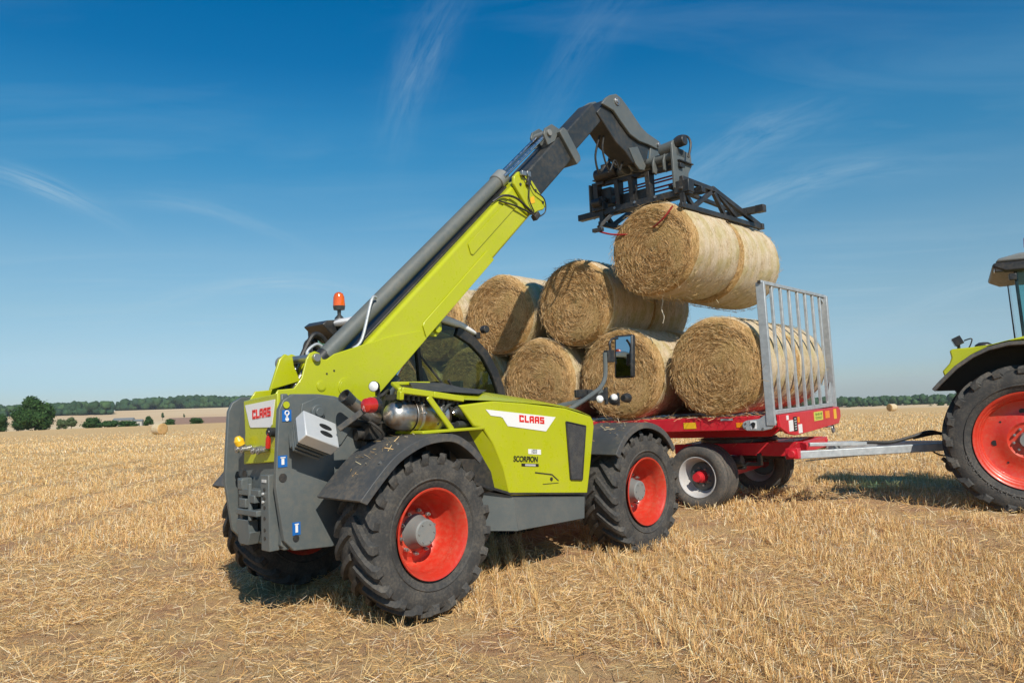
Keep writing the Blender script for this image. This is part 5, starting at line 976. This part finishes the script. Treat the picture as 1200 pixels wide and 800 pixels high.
cb('monitor', 'interior', lambda g: g.box((0.22, 0.40, 1.78), (0.04, 0.16, 0.14)), 0.01)
cb('wiper', 'black', lambda g: (g.bar((0.10, 0.27, 1.62), (-0.38, 0.27, 2.10), 0.012, 0.02), g.bar((0.16, 0.27, 1.60), (-0.02, 0.27, 1.86), 0.02, 0.02)), 0.002)
cb('sun_blind', 'white', lambda g: g.box((0.02, 0.66, 2.37), (0.26, 0.5, 0.01), Matrix.Rotation(R(15), 3, 'Y')), 0)
g = MB(); g.box((0.44, 0.30, 2.335), (0.06, 0.06, 0.07)); g.cyl((0.50, 0.27, 2.40), (0.50, 0.20, 2.40), 0.042, n=16); g.build('roof_lamp', 'black', Cb, 0.006)
g = MB(); g.prism([(-1.16, 2.33), (-1.26, 2.42), (-1.20, 2.46), (-0.80, 2.50), (-0.80, 2.38), (-1.05, 2.26)], 0.66, 1.0); g.build('roof_duct', 'black', Cb, 0.01)
g = MB(); g.lathe([(0.0, 0.0), (0.0, 0.05), (0.02, 0.045), (0.05, 0.018), (0.10, 0.02), (0.10, 0.055), (0.14, 0.062), (0.14, 0)], (-0.92, 0.88, 2.50), (0, 0, 1), 20); bc = g.build('beacon', 'boomdark', Cb)
g = MB(); g.lathe([(0.0, 0.060), (0.03, 0.060), (0.09, 0.056), (0.125, 0.042), (0.14, 0.02), (0.143, 0)], (-0.92, 0.88, 2.64), (0, 0, 1), 24); g.build('lens', 'amber', bc)
# hoses and fittings rising behind the boom foot
for k, (pts, r_) in enumerate(([[(-2.02, 0.06, 1.72), (-1.95, 0.08, 1.86), (-1.85, 0.10, 2.02), (-1.77, 0.10, 2.17), (-1.71, 0.10, 2.25), (-1.64, 0.10, 2.25), (-1.57, 0.10, 2.18)], 0.022], [[(-2.06, 0.10, 1.70), (-1.99, 0.12, 1.84), (-1.90, 0.13, 1.96), (-1.80, 0.13, 2.06), (-1.76, 0.14, 2.18), (-1.70, 0.14, 2.20), (-1.62, 0.14, 2.12)], 0.018], [[(-2.00, 0.0, 1.74), (-1.92, 0.03, 1.84), (-1.82, 0.04, 1.98), (-1.70, 0.04, 2.06)], 0.016], [[(-1.78, 0.05, 2.02), (-1.80, 0.06, 2.10), (-1.70, 0.06, 2.17), (-1.62, 0.05, 2.12)], 0.013])):
    g = MB(); g.tube(pts, r_); h_ = g.build('hydraulic_hose', 'hose' if k < 3 else 'galv', T)
    if k < 3:
        q = Vector(pts[2]); d = (Vector(pts[2])-Vector(pts[1])).normalized(); g = MB(); g.cyl(q-d*0.09, q-d*0.01, r_*1.25, n=12); g.cyl(q-d*0.20, q-d*0.10, r_*1.15, n=12); g.cyl(q-d*0.10, q-d*0.09, r_*0.8, n=8); g.build('hose_fitting', 'steel', h_)
# mirror, arm and front lamps
Mr = empty('mirror', (0, 0, 0), parent=T)
def mb_(name, mat, f, bev=0.004):
    g = MB(); f(g); return g.build(name, mat, Mr, bev)
mb_('mirror_arm', 'grey', lambda g: (g.bar((0.62, -0.62, 1.545), (0.98, -0.66, 1.59), 0.05, 0.035), g.bar((0.98, -0.66, 1.59), (1.30, -0.70, 1.69), 0.05, 0.035)))
mb_('mirror_arm', 'grey', lambda g: g.tube([(0.66, -0.75, 1.50), (0.95, -0.74, 1.60), (1.12, -0.72, 1.66), (1.28, -0.70, 1.72), (1.38, -0.70, 1.84), (1.395, -0.70, 2.10)], 0.024), 0)
mb_('lamp_bracket', 'black', lambda g: (g.box((1.22, -0.70, 1.64), (0.32, 0.03, 0.11)), g.box((1.02, -0.68, 1.665), (0.28, 0.03, 0.08))))
mb_('mirror_clamp', 'black', lambda g: (g.box((1.47, -0.70, 2.06), (0.12, 0.06, 0.13)), g.tube([(1.50, -0.70, 2.12), (1.49, -0.70, 2.20), (1.54, -0.70, 2.25), (1.62, -0.72, 2.26)], 0.014)))
mR = Matrix.Rotation(R(3), 3, 'Z') @ Matrix.Rotation(R(5), 3, 'Y')
mb_('mirror_housing', 'black', lambda g: g.box((1.735, -0.72, 2.06), (0.07, 0.24, 0.48), mR), 0.02)
mb_('mirror_glass', 'mirror', lambda g: g.box((1.6975, -0.725, 2.06), (0.004, 0.19, 0.44), mR), 0)
mb_('front_lamp', 'black', lambda g: (g.lathe([(0, 0), (0, 0.035), (0.04, 0.055), (0.09, 0.06), (0.1, 0.05), (0.1, 0)], (1.43, -0.72, 1.585), (1, 0, 0), 20), g.lathe([(0, 0), (0, 0.035), (0.04, 0.05), (0.09, 0.055), (0.1, 0.05), (0.1, 0)], (1.66, -0.72, 1.60), (1, 0, 0), 20)), 0)
mb_('indicator', 'white', lambda g: g.lathe([(0, 0), (0, 0.040), (0.02, 0.038), (0.035, 0.022), (0.038, 0)], (1.20, -0.745, 1.60), (-0.6, -1, 0), 20), 0)
mb_('indicator', 'white', lambda g: g.lathe([(0, 0), (0, 0.040), (0.02, 0.036), (0.035, 0.022), (0.038, 0)], (1.46, -0.745, 1.61), (-0.9, -0.6, 0), 20), 0)
mb_('lamp_stalk', 'black', lambda g: (g.cyl((1.38, -0.70, 1.54), (1.38, -0.70, 1.72), 0.022, n=12), g.cyl((1.60, -0.70, 1.52), (1.60, -0.70, 1.66), 0.016, n=10)))
# ------------------------------------------------------------------ trailer
TL = empty('bale_trailer'); TL.matrix_world = TMAT
tag(TL, 'red flatbed bale trailer with a galvanised front rack, loaded with round bales', 'trailer')
def tb(name, mat, f, bev=0.004, parent=None, sharp=32):
    g = MB(); f(g); return g.build(name, mat, parent or TL, bev, sharp)
BL = -8.4
tb('bed_floor', 'red', lambda g: g.box(((BL+0.0)/2, 1.25, -0.035), (-BL-0.1, 2.36, 0.03)))
tb('side_rail', 'red', lambda g: g.prism([(BL, -0.17), (BL, 0.0), (0.03, 0.0), (0.03, -0.145), (-0.05, -0.17)], 0.0, 0.06), 0.008)
tb('side_rail', 'red', lambda g: g.prism([(BL, -0.17), (BL, 0.0), (0.03, 0.0), (0.03, -0.145), (-0.05, -0.17)], 2.44, 2.50), 0.008)
fp_ = [(0.06, -0.005), (2.52, -0.005), (2.60, -0.05), (2.60, -0.15), (2.48, -0.245), (0.62, -0.285), (0.32, -0.245), (0.06, -0.15)]
fpn = tb('front_panel', 'red', lambda g: g.prism(fp_, 0.035, 0.075, 'x'), 0.006)
tb('panel_corner', 'red', lambda g: g.prism([(2.50, -0.005), (2.60, -0.05), (2.60, -0.16), (2.50, -0.20)], -0.25, 0.03, 'x'), 0.006)
for (x0, x1, z0, z1, mt) in ((-1.16, -0.99, -0.135, -0.055, 'yellow'), (-0.45, -0.35, -0.135, -0.075, 'orange'), (-0.65, -0.49, -0.045, -0.02, 'galv'), (-3.2, -3.05, -0.13, -0.05, 'yellow')):
    tb('reflector' if mt != 'galv' else 'type_plate', mt, lambda g: g.box(((x0+x1)/2, -0.003, (z0+z1)/2), (x1-x0, 0.005, z1-z0)), 0)
for (y0, y1, z0, z1, mt, nm) in ((0.29, 0.36, -0.075, -0.02, 'white', 'sticker'), (0.36, 0.51, -0.22, -0.085, 'white', 'sticker'), (0.53, 0.66, -0.23, -0.05, 'ink', 'maker_plate'), (0.70, 0.76, -0.13, -0.06, 'orange', 'reflector'), (0.70, 0.84, -0.265, -0.155, 'white', 'sticker'), (1.36, 1.74, -0.15, -0.03, 'paleyel', 'warning_plate'), (1.86, 2.05, -0.14, -0.04, 'orange', 'reflector'), (2.26, 2.38, -0.17, -0.03, 'yellow', 'reflector')):
    s_ = tb(nm, mt, lambda g: g.box((0.0775, (y0+y1)/2, (z0+z1)/2), (0.005, y1-y0, z1-z0)), 0, fpn if nm != 'maker_plate' else fpn)
g = MB()
for k, (a, w) in enumerate(((0, 0.035), (1, 0.02), (2, 0.03), (3, 0.022), (4, 0.03))): g.box((0.081, 1.44+0.058*k, -0.065), (0.002, w, 0.035-0.008*(k % 2)))
g.build('plate_lettering', 'greenink', fpn)
g = MB(); [g.box((0.081, 1.55, -0.105-0.018*k), (0.002, 0.30-0.05*k, 0.007)) for k in range(2)]; g.build('plate_lettering', 'greenink', fpn)
g = MB(); [g.box((0.081, 0.595, -0.075-0.032*k), (0.002, 0.06+0.02*(k % 2), 0.014)) for k in range(5)]; g.build('plate_lettering', 'silver', fpn)
tb('lashing_ring', 'steel', lambda g: g.tube([(0.04, 2.28+0.045*math.cos(a), -0.31+0.05*math.sin(a)) for a in [i*math.pi/8 for i in range(17)]], 0.013), 0, fpn)
tb('lashing_ring', 'steel', lambda g: g.box((0.055, 2.02, -0.262), (0.05, 0.14, 0.02)), 0.004, fpn)
# front rack
RK = empty('front_rack', (0, 0, 0), parent=TL); RH = 1.62
def rk(name, f, bev=0.006, mat='galv'):
    g = MB(); f(g); return g.build(name, mat, RK, bev)
rk('rack_post', lambda g: g.bar((0.0, -0.03, -0.12), (0.01, -0.03, RH), 0.055, 0.105, (1, 0, 0)))
rk('rack_foot', lambda g: g.prism([(-0.30, -0.175), (-0.345, -0.15), (-0.36, -0.11), (-0.345, -0.07), (-0.30, -0.05), (-0.14, -0.035), (-0.05, 0.02), (0.05, 0.02), (0.06, -0.10), (0.0, -0.16), (-0.1, -0.18)], -0.045, -0.01))
rk('rack_post', lambda g: g.bar((0.0, 2.50, -0.04), (0.01, 2.50, RH), 0.07, 0.11, (1, 0, 0)))
rk('top_rail', lambda g: g.bar((0.01, -0.055, RH), (0.01, 2.56, RH), 0.05, 0.045))
rk('bottom_rail', lambda g: g.bar((0.0, 0.03, 0.03), (0.0, 2.46, 0.03), 0.055, 0.055))
for k in range(7): y = 0.33+0.325*k; rk('rack_bar', lambda g: g.bar((0.0, y, 0.058), (0.01, y, RH-0.025), 0.045, 0.035, (1, 0, 0)), 0.004)
rk('corner_brace', lambda g: g.prism([(2.46, 1.52), (2.28, 1.595), (2.46, 1.595)], -0.005, 0.015, 'x'), 0.003); rk('corner_brace', lambda g: g.prism([(2.46, 0.36), (2.24, 0.06), (2.46, 0.06)], -0.005, 0.015, 'x'), 0.003)
rk('rail_end', lambda g: g.box((0.01, -0.068, RH), (0.035, 0.02, 0.035)), 0, 'black')
g = MB(); g.box((-0.215, -0.048, -0.105), (0.075, 0.005, 0.10)); g.box((-0.215, -0.0525, -0.125), (0.035, 0.004, 0.035)); g.build('foot_sticker', 'white', RK); g = MB(); g.prism([(-0.245, -0.085), (-0.215, -0.07), (-0.185, -0.085), (-0.20, -0.14), (-0.225, -0.145)], -0.0575, -0.0545); g.build('foot_mark', 'ink', RK)
for (x, z) in ((-0.32, -0.14), (-0.31, -0.085), (-0.10, -0.15)): g = MB(); g.cyl((x, -0.045, z), (x, -0.055, z), 0.012, n=8); g.build('foot_bolt', 'steel', RK)
# chassis below the bed
for y in (0.72, 1.72): tb('chassis_beam', 'red', lambda g: g.prism([(BL+0.2, -0.18), (BL+0.2, -0.33), (-2.2, -0.33), (-1.9, -0.30), (-0.3, -0.30), (-0.1, -0.18)], y, y+0.08), 0.006)
for k in range(9): tb('cross_member', 'red', lambda g: g.box((-0.7-0.92*k, 1.25, -0.11), (0.10, 2.34, 0.10)), 0.006)
# turntable and front axle turned slightly
TT_ = empty('turntable', (-0.95, 1.25, 0), (0, 0, R(2)), TL)
def tt(name, mat, f, bev=0.005):
    g = MB(); f(g); return g.build(name, mat, TT_, bev)
tt('slewing_ring', 'boomdark', lambda g: g.cyl((0, 0, -0.335), (0, 0, -0.385), 0.52, n=40))
for y in (-0.50, 0.42): tt('subframe_beam', 'red', lambda g: g.prism([(-0.75, -0.39), (-0.75, -0.52), (0.75, -0.56), (1.05, -0.53), (1.08, -0.42), (1.0, -0.38)], y, y+0.07))
tt('subframe_beam', 'red', lambda g: g.box((1.02, 0.0, -0.45), (0.09, 1.0, 0.13))); tt('subframe_beam', 'red', lambda g: g.box((-0.6, 0.0, -0.45), (0.09, 0.9, 0.12))); tt('subframe_plate', 'red', lambda g: g.box((0.1, 0, -0.40), (1.5, 0.86, 0.02)))
tt('spring', 'boomdark', lambda g: (g.bar((-0.45, -0.5, -0.66), (0.45, -0.5, -0.66), 0.08, 0.05), g.bar((-0.25, -0.5, -0.71), (0.25, -0.5, -0.71), 0.08, 0.04), g.box((-0.45, -0.5, -0.6), (0.05, 0.08, 0.16)), g.box((0.45, -0.5, -0.6), (0.05, 0.08, 0.16))))
tt('spring', 'boomdark', lambda g: (g.bar((-0.45, 0.5, -0.66), (0.45, 0.5, -0.66), 0.08, 0.05), g.bar((-0.25, 0.5, -0.71), (0.25, 0.5, -0.71), 0.08, 0.04), g.box((-0.45, 0.5, -0.6), (0.05, 0.08, 0.16)), g.box((0.45, 0.5, -0.6), (0.05, 0.08, 0.16))))
tt('axle', 'red', lambda g: g.box((0, 0, -0.77), (0.11, 1.62, 0.11)))
tt('brake_cylinder', 'boomdark', lambda g: g.cyl((0.14, -0.62, -0.62), (0.26, -0.62, -0.60), 0.075, n=16))
# trailer wheels
TRT = MB(); TRT.lathe(tyre_profile(0.425, 0.42, 0.255), n=64)
for k in range(4): TRT.lathe([(-0.12+0.08*k-0.028, 0.4155), (-0.12+0.08*k-0.026, 0.4235), (-0.12+0.08*k+0.026, 0.4235), (-0.12+0.08*k+0.028, 0.4155)], n=64)
TR_T = TRT.mesh('tyre', 'rubber2', 38)
g = MB(); g.lathe([(-0.165, 0.258), (-0.182, 0.268), (-0.19, 0.262), (-0.185, 0.252), (-0.165, 0.240), (-0.12, 0.228), (-0.05, 0.215), (-0.02, 0.205), (-0.01, 0.19)], n=56); g.lathe([(-0.01, 0.19), (-0.03, 0.17), (-0.04, 0.12), (-0.045, 0.09), (-0.045, 0.0)], n=56, mi=1); g.lathe([(0.165, 0.258), (0.185, 0.265), (0.1, 0.22), (-0.02, 0.2)], n=32); TR_R = g.mesh('rim', ['rimgrey', 'grey'], 32)  # inner disc in darker grey: shade inside the bowl put into its colour
g = MB(); g.cyl((0, -0.045, 0), (0, -0.13, 0), 0.085, 0.070, 24); g.cyl((0, -0.13, 0), (0, -0.20, 0), 0.060, 0.055, 24); TR_H = g.mesh('hub', 'red', 32)
for (par, x, y, s) in ((TT_, 0, -0.93, -1), (TT_, 0, 0.93, 1), (TL, -6.4, 0.32, -1), (TL, -6.4, 2.18, 1), (TL, -7.35, 0.32, -1), (TL, -7.35, 2.18, 1)):
    if par is TT_:       # keep the wheels one level up: children of the trailer, at the turned axle's ends
        q = Vector((-1.04, 1.25, -0.775))+Matrix.Rotation(R(-3), 3, 'Z') @ Vector((x, y, 0)); w = lay_wheel(TL, q, s, TR_T, TR_R, TR_H, NUT, 8, 0.115, -0.045); w.rotation_euler.z += R(-3)
    else: lay_wheel(TL, (x, y, -0.80), s, TR_T, TR_R, TR_H, NUT, 8, 0.115, -0.045)
for x in (-6.4, -7.35): tb('axle', 'red', lambda g: g.box((x, 1.25, -0.79), (0.11, 1.7, 0.11)))
tb('bogie', 'red', lambda g: (g.box((-6.9, 0.72, -0.52), (1.3, 0.1, 0.3)), g.box((-6.9, 1.78, -0.52), (1.3, 0.1, 0.3))), 0.01)
# drawbar
DBH = Vector((1.86, 2.21, -0.55))
db = tb('drawbar', 'galv', lambda g: g.bar((0.05, 0.52, -0.525), DBH, 0.085, 0.10), 0.01)
tb('drawbar', 'galv', lambda g: g.bar((-0.10, 1.80, -0.50), DBH+Vector((-0.1, 0.0, 0.0)), 0.085, 0.10), 0.01)
tb('drawbar_brace', 'galv', lambda g: g.bar((0.40, 0.86, -0.47), (0.42, 1.74, -0.47), 0.06, 0.05), 0.006)
tb('support_leg', 'galv', lambda g: (g.bar((0.22, 0.60, -0.40), (0.75, 1.15, -0.44), 0.045, 0.045), g.bar((0.26, 0.9, -0.42), (0.7, 1.22, -0.44), 0.03, 0.03)), 0.006)
tb('drawbar_pivot', 'red', lambda g: (g.box((0.05, 0.50, -0.50), (0.16, 0.12, 0.13)), g.cyl((0.06, 0.38, -0.50), (0.06, 0.62, -0.50), 0.05, n=14)), 0.008); tb('drawbar_pivot', 'red', lambda g: g.box((-0.12, 1.82, -0.49), (0.16, 0.12, 0.13)), 0.008)
hz = lambda s, l, z: (0.05+(DBH.x-0.05)*s-0.3*l, 0.52+(DBH.y-0.52)*s+0.3*l, z)
tb('brake_hose', 'hose', lambda g: g.tube([hz(0.30, 0.1, -0.44), hz(0.40, 0.1, -0.43), hz(0.52, 0.1, -0.45), hz(0.64, 0.1, -0.40), hz(0.74, 0.1, -0.35), hz(0.82, 0.1, -0.39), hz(0.92, 0.1, -0.37), hz(1.05, 0.1, -0.33)], 0.022), 0)
tb('brake_hose', 'hose', lambda g: g.tube([hz(0.66, 0.2, -0.42), hz(0.78, 0.2, -0.38), hz(0.88, 0.2, -0.40), hz(1.05, 0.2, -0.34)], 0.018), 0)
tb('light_cable', 'hose', lambda g: g.tube([hz(0.72, 0.0, -0.55), hz(0.75, 0.0, -0.62), hz(0.80, 0, -0.66), hz(0.88, 0, -0.64), hz(0.94, 0, -0.54)], 0.010), 0)
tb('light_cable', 'hose', lambda g: g.tube([hz(0.05, -0.1, -0.60), hz(0.25, -0.05, -0.585), hz(0.45, -0.05, -0.58)], 0.008), 0)

# ------------------------------------------------------------------ tractor, mostly outside the right edge
YAW = R(-30); _l = Vector((-math.sin(YAW), math.cos(YAW), 0)); nearw = Vector((5.83, 8.79, 0)); TO = nearw+_l*1.2
K = empty('tractor', (TO.x, TO.y, 0.13), (0, 0, YAW)); tag(K, 'lime green tractor with red rims hitched to the trailer, cut by the right picture edge', 'tractor')
def kb(name, mat, f, bev=0.006, parent=None, sharp=32):
    g = MB(); f(g); return g.build(name, mat, parent or K, bev, sharp)
KT = ag_tyre(0.875, 0.62, 0.55, 20, 0.052, 0.075, 0.34, 0.2).mesh('tyre', 'rubber', 38)
g = MB(); g.lathe([(-0.255, 0.545), (-0.272, 0.562), (-0.282, 0.556), (-0.276, 0.540), (-0.255, 0.522), (-0.225, 0.515), (-0.215, 0.500), (-0.17, 0.492), (-0.16, 0.478), (-0.10, 0.468), (-0.085, 0.455), (-0.08, 0.43), (-0.075, 0.36), (-0.085, 0.31), (-0.115, 0.25), (-0.125, 0.21), (-0.10, 0.18), (-0.095, 0.0)], n=72); g.lathe([(0.26, 0.55), (0.27, 0.56), (0.1, 0.47), (-0.07, 0.44)], n=40); KR = g.mesh('rim', 'rim', 30)
g = MB(); g.cyl((0, -0.095, 0), (0, -0.17, 0), 0.10, 0.085, 28); KH = g.mesh('hub', 'midgrey', 30)
for s in (-1, 1):
    w = lay_wheel(K, (0, s*0.90, 0.865), s, KT, KR, KH, NUT, 10, 0.145, -0.098)
    if s < 0:
        for i in range(8):
            a = 2*math.pi*i/8+0.10; big = i % 2 == 0; g = MB(); g.cyl((0.335*math.cos(a), -0.078, 0.335*math.sin(a)), (0.335*math.cos(a), -0.0835, 0.335*math.sin(a)), 0.033 if big else 0.012, n=16); g.build('rim_hole', 'ink', w)
        # raised lettering round the lower left sidewall
        word = 'CONTINENTAL'
        for i, ch in enumerate(word):
            a = R(196+i*6.3); rad = 0.665; u_ = Vector((-math.sin(a), 0, math.cos(a)))*1.0; r_o = Vector((math.cos(a), 0, math.sin(a)))
            text(ch, 0.062, 'embossed', w, r_o*(rad+0.0)+Vector((0, -0.3125, 0))-u_*0.02, u_, -r_o, 'sidewall_letter', 0.0015)
blk = [(-0.90, 1.46), (-0.83, 1.54), (-0.65, 1.72), (-0.48, 1.84), (-0.32, 1.915), (-0.12, 1.96), (0.1, 1.96), (0.4, 1.90), (0.80, 1.70)]
for s in (-1, 1):
    y0, y1 = (-1.26, -0.55) if s < 0 else (0.55, 1.26)
    kb('fender_flare', 'plastic', lambda g: g.strip(blk, y0, y1, 0.045), 0.008, sharp=50)
    kb('fender_wall', 'interior', lambda g: g.prism(blk+[(0.8, 1.25), (-0.58, 1.25), (-0.70, 1.46)], -0.56 if s < 0 else 0.52, -0.52 if s < 0 else 0.56), 0)
    kb('fender', 'lime', lambda g: g.prism([(-0.79, 1.63), (-0.81, 1.70), (-0.73, 1.79), (-0.705, 1.86), (-0.72, 1.94), (-0.69, 1.96), (-0.5, 1.97), (-0.32, 1.985), (0.06, 2.07), (0.9, 2.12), (0.9, 1.80), (0.4, 1.95), (0.1, 2.01), (-0.12, 2.01), (-0.31, 1.965), (-0.47, 1.89), (-0.64, 1.77)], -1.10 if s < 0 else 0.5, -0.5 if s < 0 else 1.10), 0.015)
fl = kb('work_lamp', 'black', lambda g: (g.box((-0.625, -0.95, 2.06), (0.10, 0.14, 0.10), Matrix.Rotation(R(-25), 3, 'Y')), g.cyl((-0.62, -0.95, 1.95), (-0.62, -0.95, 2.03), 0.018, n=8), g.tube([(-0.56, -0.95, 2.06), (-0.48, -0.95, 2.08), (-0.49, -0.95, 2.02), (-0.52, -0.95, 1.96)], 0.008)), 0.006)
kb('lens', 'clear', lambda g: g.box((-0.678, -0.95, 2.036), (0.006, 0.12, 0.08), Matrix.Rotation(R(-25), 3, 'Y')), 0, fl)
kb('fender_lamp', 'black', lambda g: g.lathe([(0, 0.10), (0.03, 0.09), (0.055, 0.05), (0.06, 0)], (-0.36, -0.95, 1.97), (0, 0, 1), 16), 0)
kb('rear_axle', 'grey', lambda g: (g.cyl((0, -0.7, 0.865), (0, 0.7, 0.865), 0.17, n=20), g.box((0.3, 0, 0.95), (1.2, 0.6, 0.55))), 0.01)
kb('hitch', 'black', lambda g: (g.box((-0.35, 0.25, 0.72), (0.30, 0.3, 0.35)), g.bar((-0.1, -0.35, 0.75), (-0.78, -0.30, 0.50), 0.05, 0.09), g.bar((-0.1, 0.45, 0.75), (-0.78, 0.45, 0.50), 0.05, 0.09), g.cyl((-0.80, -0.36, 0.50), (-0.80, -0.24, 0.50), 0.075, n=16), g.cyl((-0.80, 0.39, 0.50), (-0.80, 0.51, 0.50), 0.075, n=16), g.bar((-0.80, -0.30, 0.50), (-0.90, -0.30, 0.60), 0.06, 0.05)), 0.008)
kb('engine_hood', 'lime', lambda g: g.prism([(1.35, 1.15), (1.35, 1.98), (2.4, 1.90), (3.55, 1.70), (3.72, 1.45), (3.70, 1.10)], -0.42, 0.42), 0.06)
kb('chassis', 'grey', lambda g: g.box((2.0, 0, 0.95), (3.4, 0.55, 0.45)), 0.03)
_k0 = set(bpy.data.objects)
cabp = [((0.34, -0.72, 1.9), (0.30, -0.70, 2.92)), ((0.34, 0.72, 1.9), (0.30, 0.70, 2.92)), ((1.45, -0.78, 1.5), (1.35, -0.74, 2.92)), ((1.45, 0.78, 1.5), (1.35, 0.74, 2.92))]
for q_, (a, b_) in enumerate(cabp): kb('cab_pillar', 'black', lambda g: g.bar(a, b_, 0.035 if q_ < 2 else 0.06, 0.03 if q_ < 2 else 0.07), 0.006)
kb('cab_body', 'interior', lambda g: g.box((0.9, 0, 1.45), (1.15, 1.45, 0.75)), 0.04)
kb('side_glass', 'glass2', lambda g: g.add([(0.33, -0.74, 1.95), (0.29, -0.72, 2.90), (1.37, -0.77, 2.90), (1.46, -0.80, 1.80)], [(0, 1, 2, 3)]), 0)
kb('side_glass', 'glass2', lambda g: g.add([(0.33, 0.74, 1.95), (0.29, 0.72, 2.90), (1.37, 0.77, 2.90), (1.46, 0.80, 1.80)], [(0, 1, 2, 3)]), 0)
kb('rear_glass', 'glass2', lambda g: g.add([(0.33, -0.70, 1.95), (0.29, -0.68, 2.90), (0.29, 0.68, 2.90), (0.33, 0.70, 1.95)], [(0, 1, 2, 3)]), 0)
kb('cab_roof', 'midgrey', lambda g: g.prism([(0.10, 2.99), (0.14, 3.035), (0.35, 3.08), (1.4, 3.11), (1.75, 3.03), (1.75, 2.98)], -0.80, 0.80), 0.04)
kb('roof_edge', 'black', lambda g: g.prism([(0.08, 2.985), (0.06, 2.93), (0.20, 2.86), (1.5, 2.86), (1.7, 2.97)], -0.82, 0.82), 0.03)
kb('roof_lamp', 'black', lambda g: (g.box((0.14, -0.74, 2.915), (0.10, 0.14, 0.09)), g.box((0.27, -0.76, 2.80), (0.08, 0.08, 0.08))), 0.01); kb('lens', 'clear', lambda g: g.box((0.087, -0.74, 2.915), (0.006, 0.12, 0.07)), 0)
kb('door_handle', 'black', lambda g: g.bar((0.42, -0.80, 2.30), (0.40, -0.80, 2.62), 0.03, 0.03), 0.006)
kb('seat', 'interior', lambda g: (g.box((0.85, 0, 1.95), (0.45, 0.5, 0.12)), g.box((0.62, 0, 2.25), (0.12, 0.45, 0.55))), 0.04)
bk = kb('beacon', 'boomdark', lambda g: g.cyl((0.48, -0.66, 3.06), (0.48, -0.66, 3.16), 0.03, n=12), 0); kb('lens', 'amber', lambda g: g.lathe([(0, 0.07), (0.10, 0.066), (0.15, 0.04), (0.155, 0)], (0.48, -0.66, 3.16), (0, 0, 1), 20), 0, bk)
for o in set(bpy.data.objects)-_k0:
    if o.type == 'MESH': o.data.transform(Matrix.Translation((-0.27, 0, 0.0)))
KF = ag_tyre(0.70, 0.50, 0.42, 18, 0.045, 0.065, 0.34, 0.2).mesh('tyre', 'rubber', 38); g = MB(); g.lathe([(-0.20, 0.42), (-0.22, 0.43), (-0.2, 0.41), (-0.08, 0.36), (-0.06, 0.0)], n=48); KFR = g.mesh('rim', 'rim', 30)
for s in (-1, 1): lay_wheel(K, (2.85, s*0.90, 0.69), s, KF, KFR, KH, NUT, 8, 0.14, -0.06)

# ------------------------------------------------------------------ air
m = bpy.data.materials.new('haze'); m.use_nodes = True; t = m.node_tree; t.nodes.clear(); o_ = t.nodes.new('ShaderNodeOutputMaterial'); pv = t.nodes.new('ShaderNodeVolumePrincipled')
pv.inputs['Color'].default_value = (0.80, 0.90, 1.0, 1); pv.inputs['Density'].default_value = 0.00008; pv.inputs['Anisotropy'].default_value = -0.1; t.links.new(pv.outputs[0], o_.inputs['Volume'])
g = MB(); g.box((0, 0, -20), (7100, 7100, 130)); hz_ = g.build('haze', m); hz_.location = (0, 0, 0); tag(hz_, 'thin blue summer haze over the distant fields', 'haze', kind='stuff')

# ------------------------------------------------------------------ loose bits of straw and twine
lifted = [o for o in bpy.data.objects if o.get('group') == 'bales held in the grab'][0]
g = MB(); g.tube([(0.02, -0.45, -0.63), (0.03, -0.46, -0.70), (0.0, -0.45, -0.80), (0.04, -0.47, -0.90), (0.01, -0.46, -0.99)], 0.006, 6); g.build('loose_twine', 'galv', lifted).data.materials[0] = M['straw_plain']
def wisps(name, parent, pts, n, jit, lmin, lmax, down):
    P_ = np.array(pts)[rng.integers(0, len(pts), n)]+rng.normal(size=(n, 3))*np.array(jit); d = rng.normal(size=(n, 3)); d[:, 2] = d[:, 2]*0.35-down; d = unit(d)
    V, F, C = ribbons(P_, d, rng.uniform(lmin, lmax, n), rng.uniform(0.003, 0.006, n), rng.normal(size=n)*0.02, scols(n), 2)
    o = bpy.data.objects.new(name, np_mesh(name, V, F, C, M['straw'])); col.objects.link(o); o.parent = parent; o['kind'] = 'stuff'; return o
wisps('loose_straw', lifted, [(0.35*math.cos(a), y, -0.64) for a in (1.2, 1.6, 1.9) for y in np.linspace(-0.6, 0.5, 12)], 90, (0.12, 0.03, 0.01), 0.03, 0.12, 0.9)
wisps('loose_straw', TL, [(x, 0.03, 0.012) for x in np.linspace(-4.5, -0.1, 60)], 420, (0.04, 0.03, 0.004), 0.04, 0.15, 0.10)
wisps('loose_straw', TT_, [(x, y, -0.385) for x in np.linspace(-0.6, 0.9, 12) for y in (-0.4, 0, 0.4)], 160, (0.06, 0.08, 0.004), 0.04, 0.14, 0.0)
wisps('loose_straw', T, [(x, -0.90, z+0.026) for x, z in resample(RFo)[4:24]]+[(x, -0.9, z+0.026) for x, z in resample(FFo)[4:24]], 130, (0.01, 0.10, 0.004), 0.03, 0.09, 0.0)
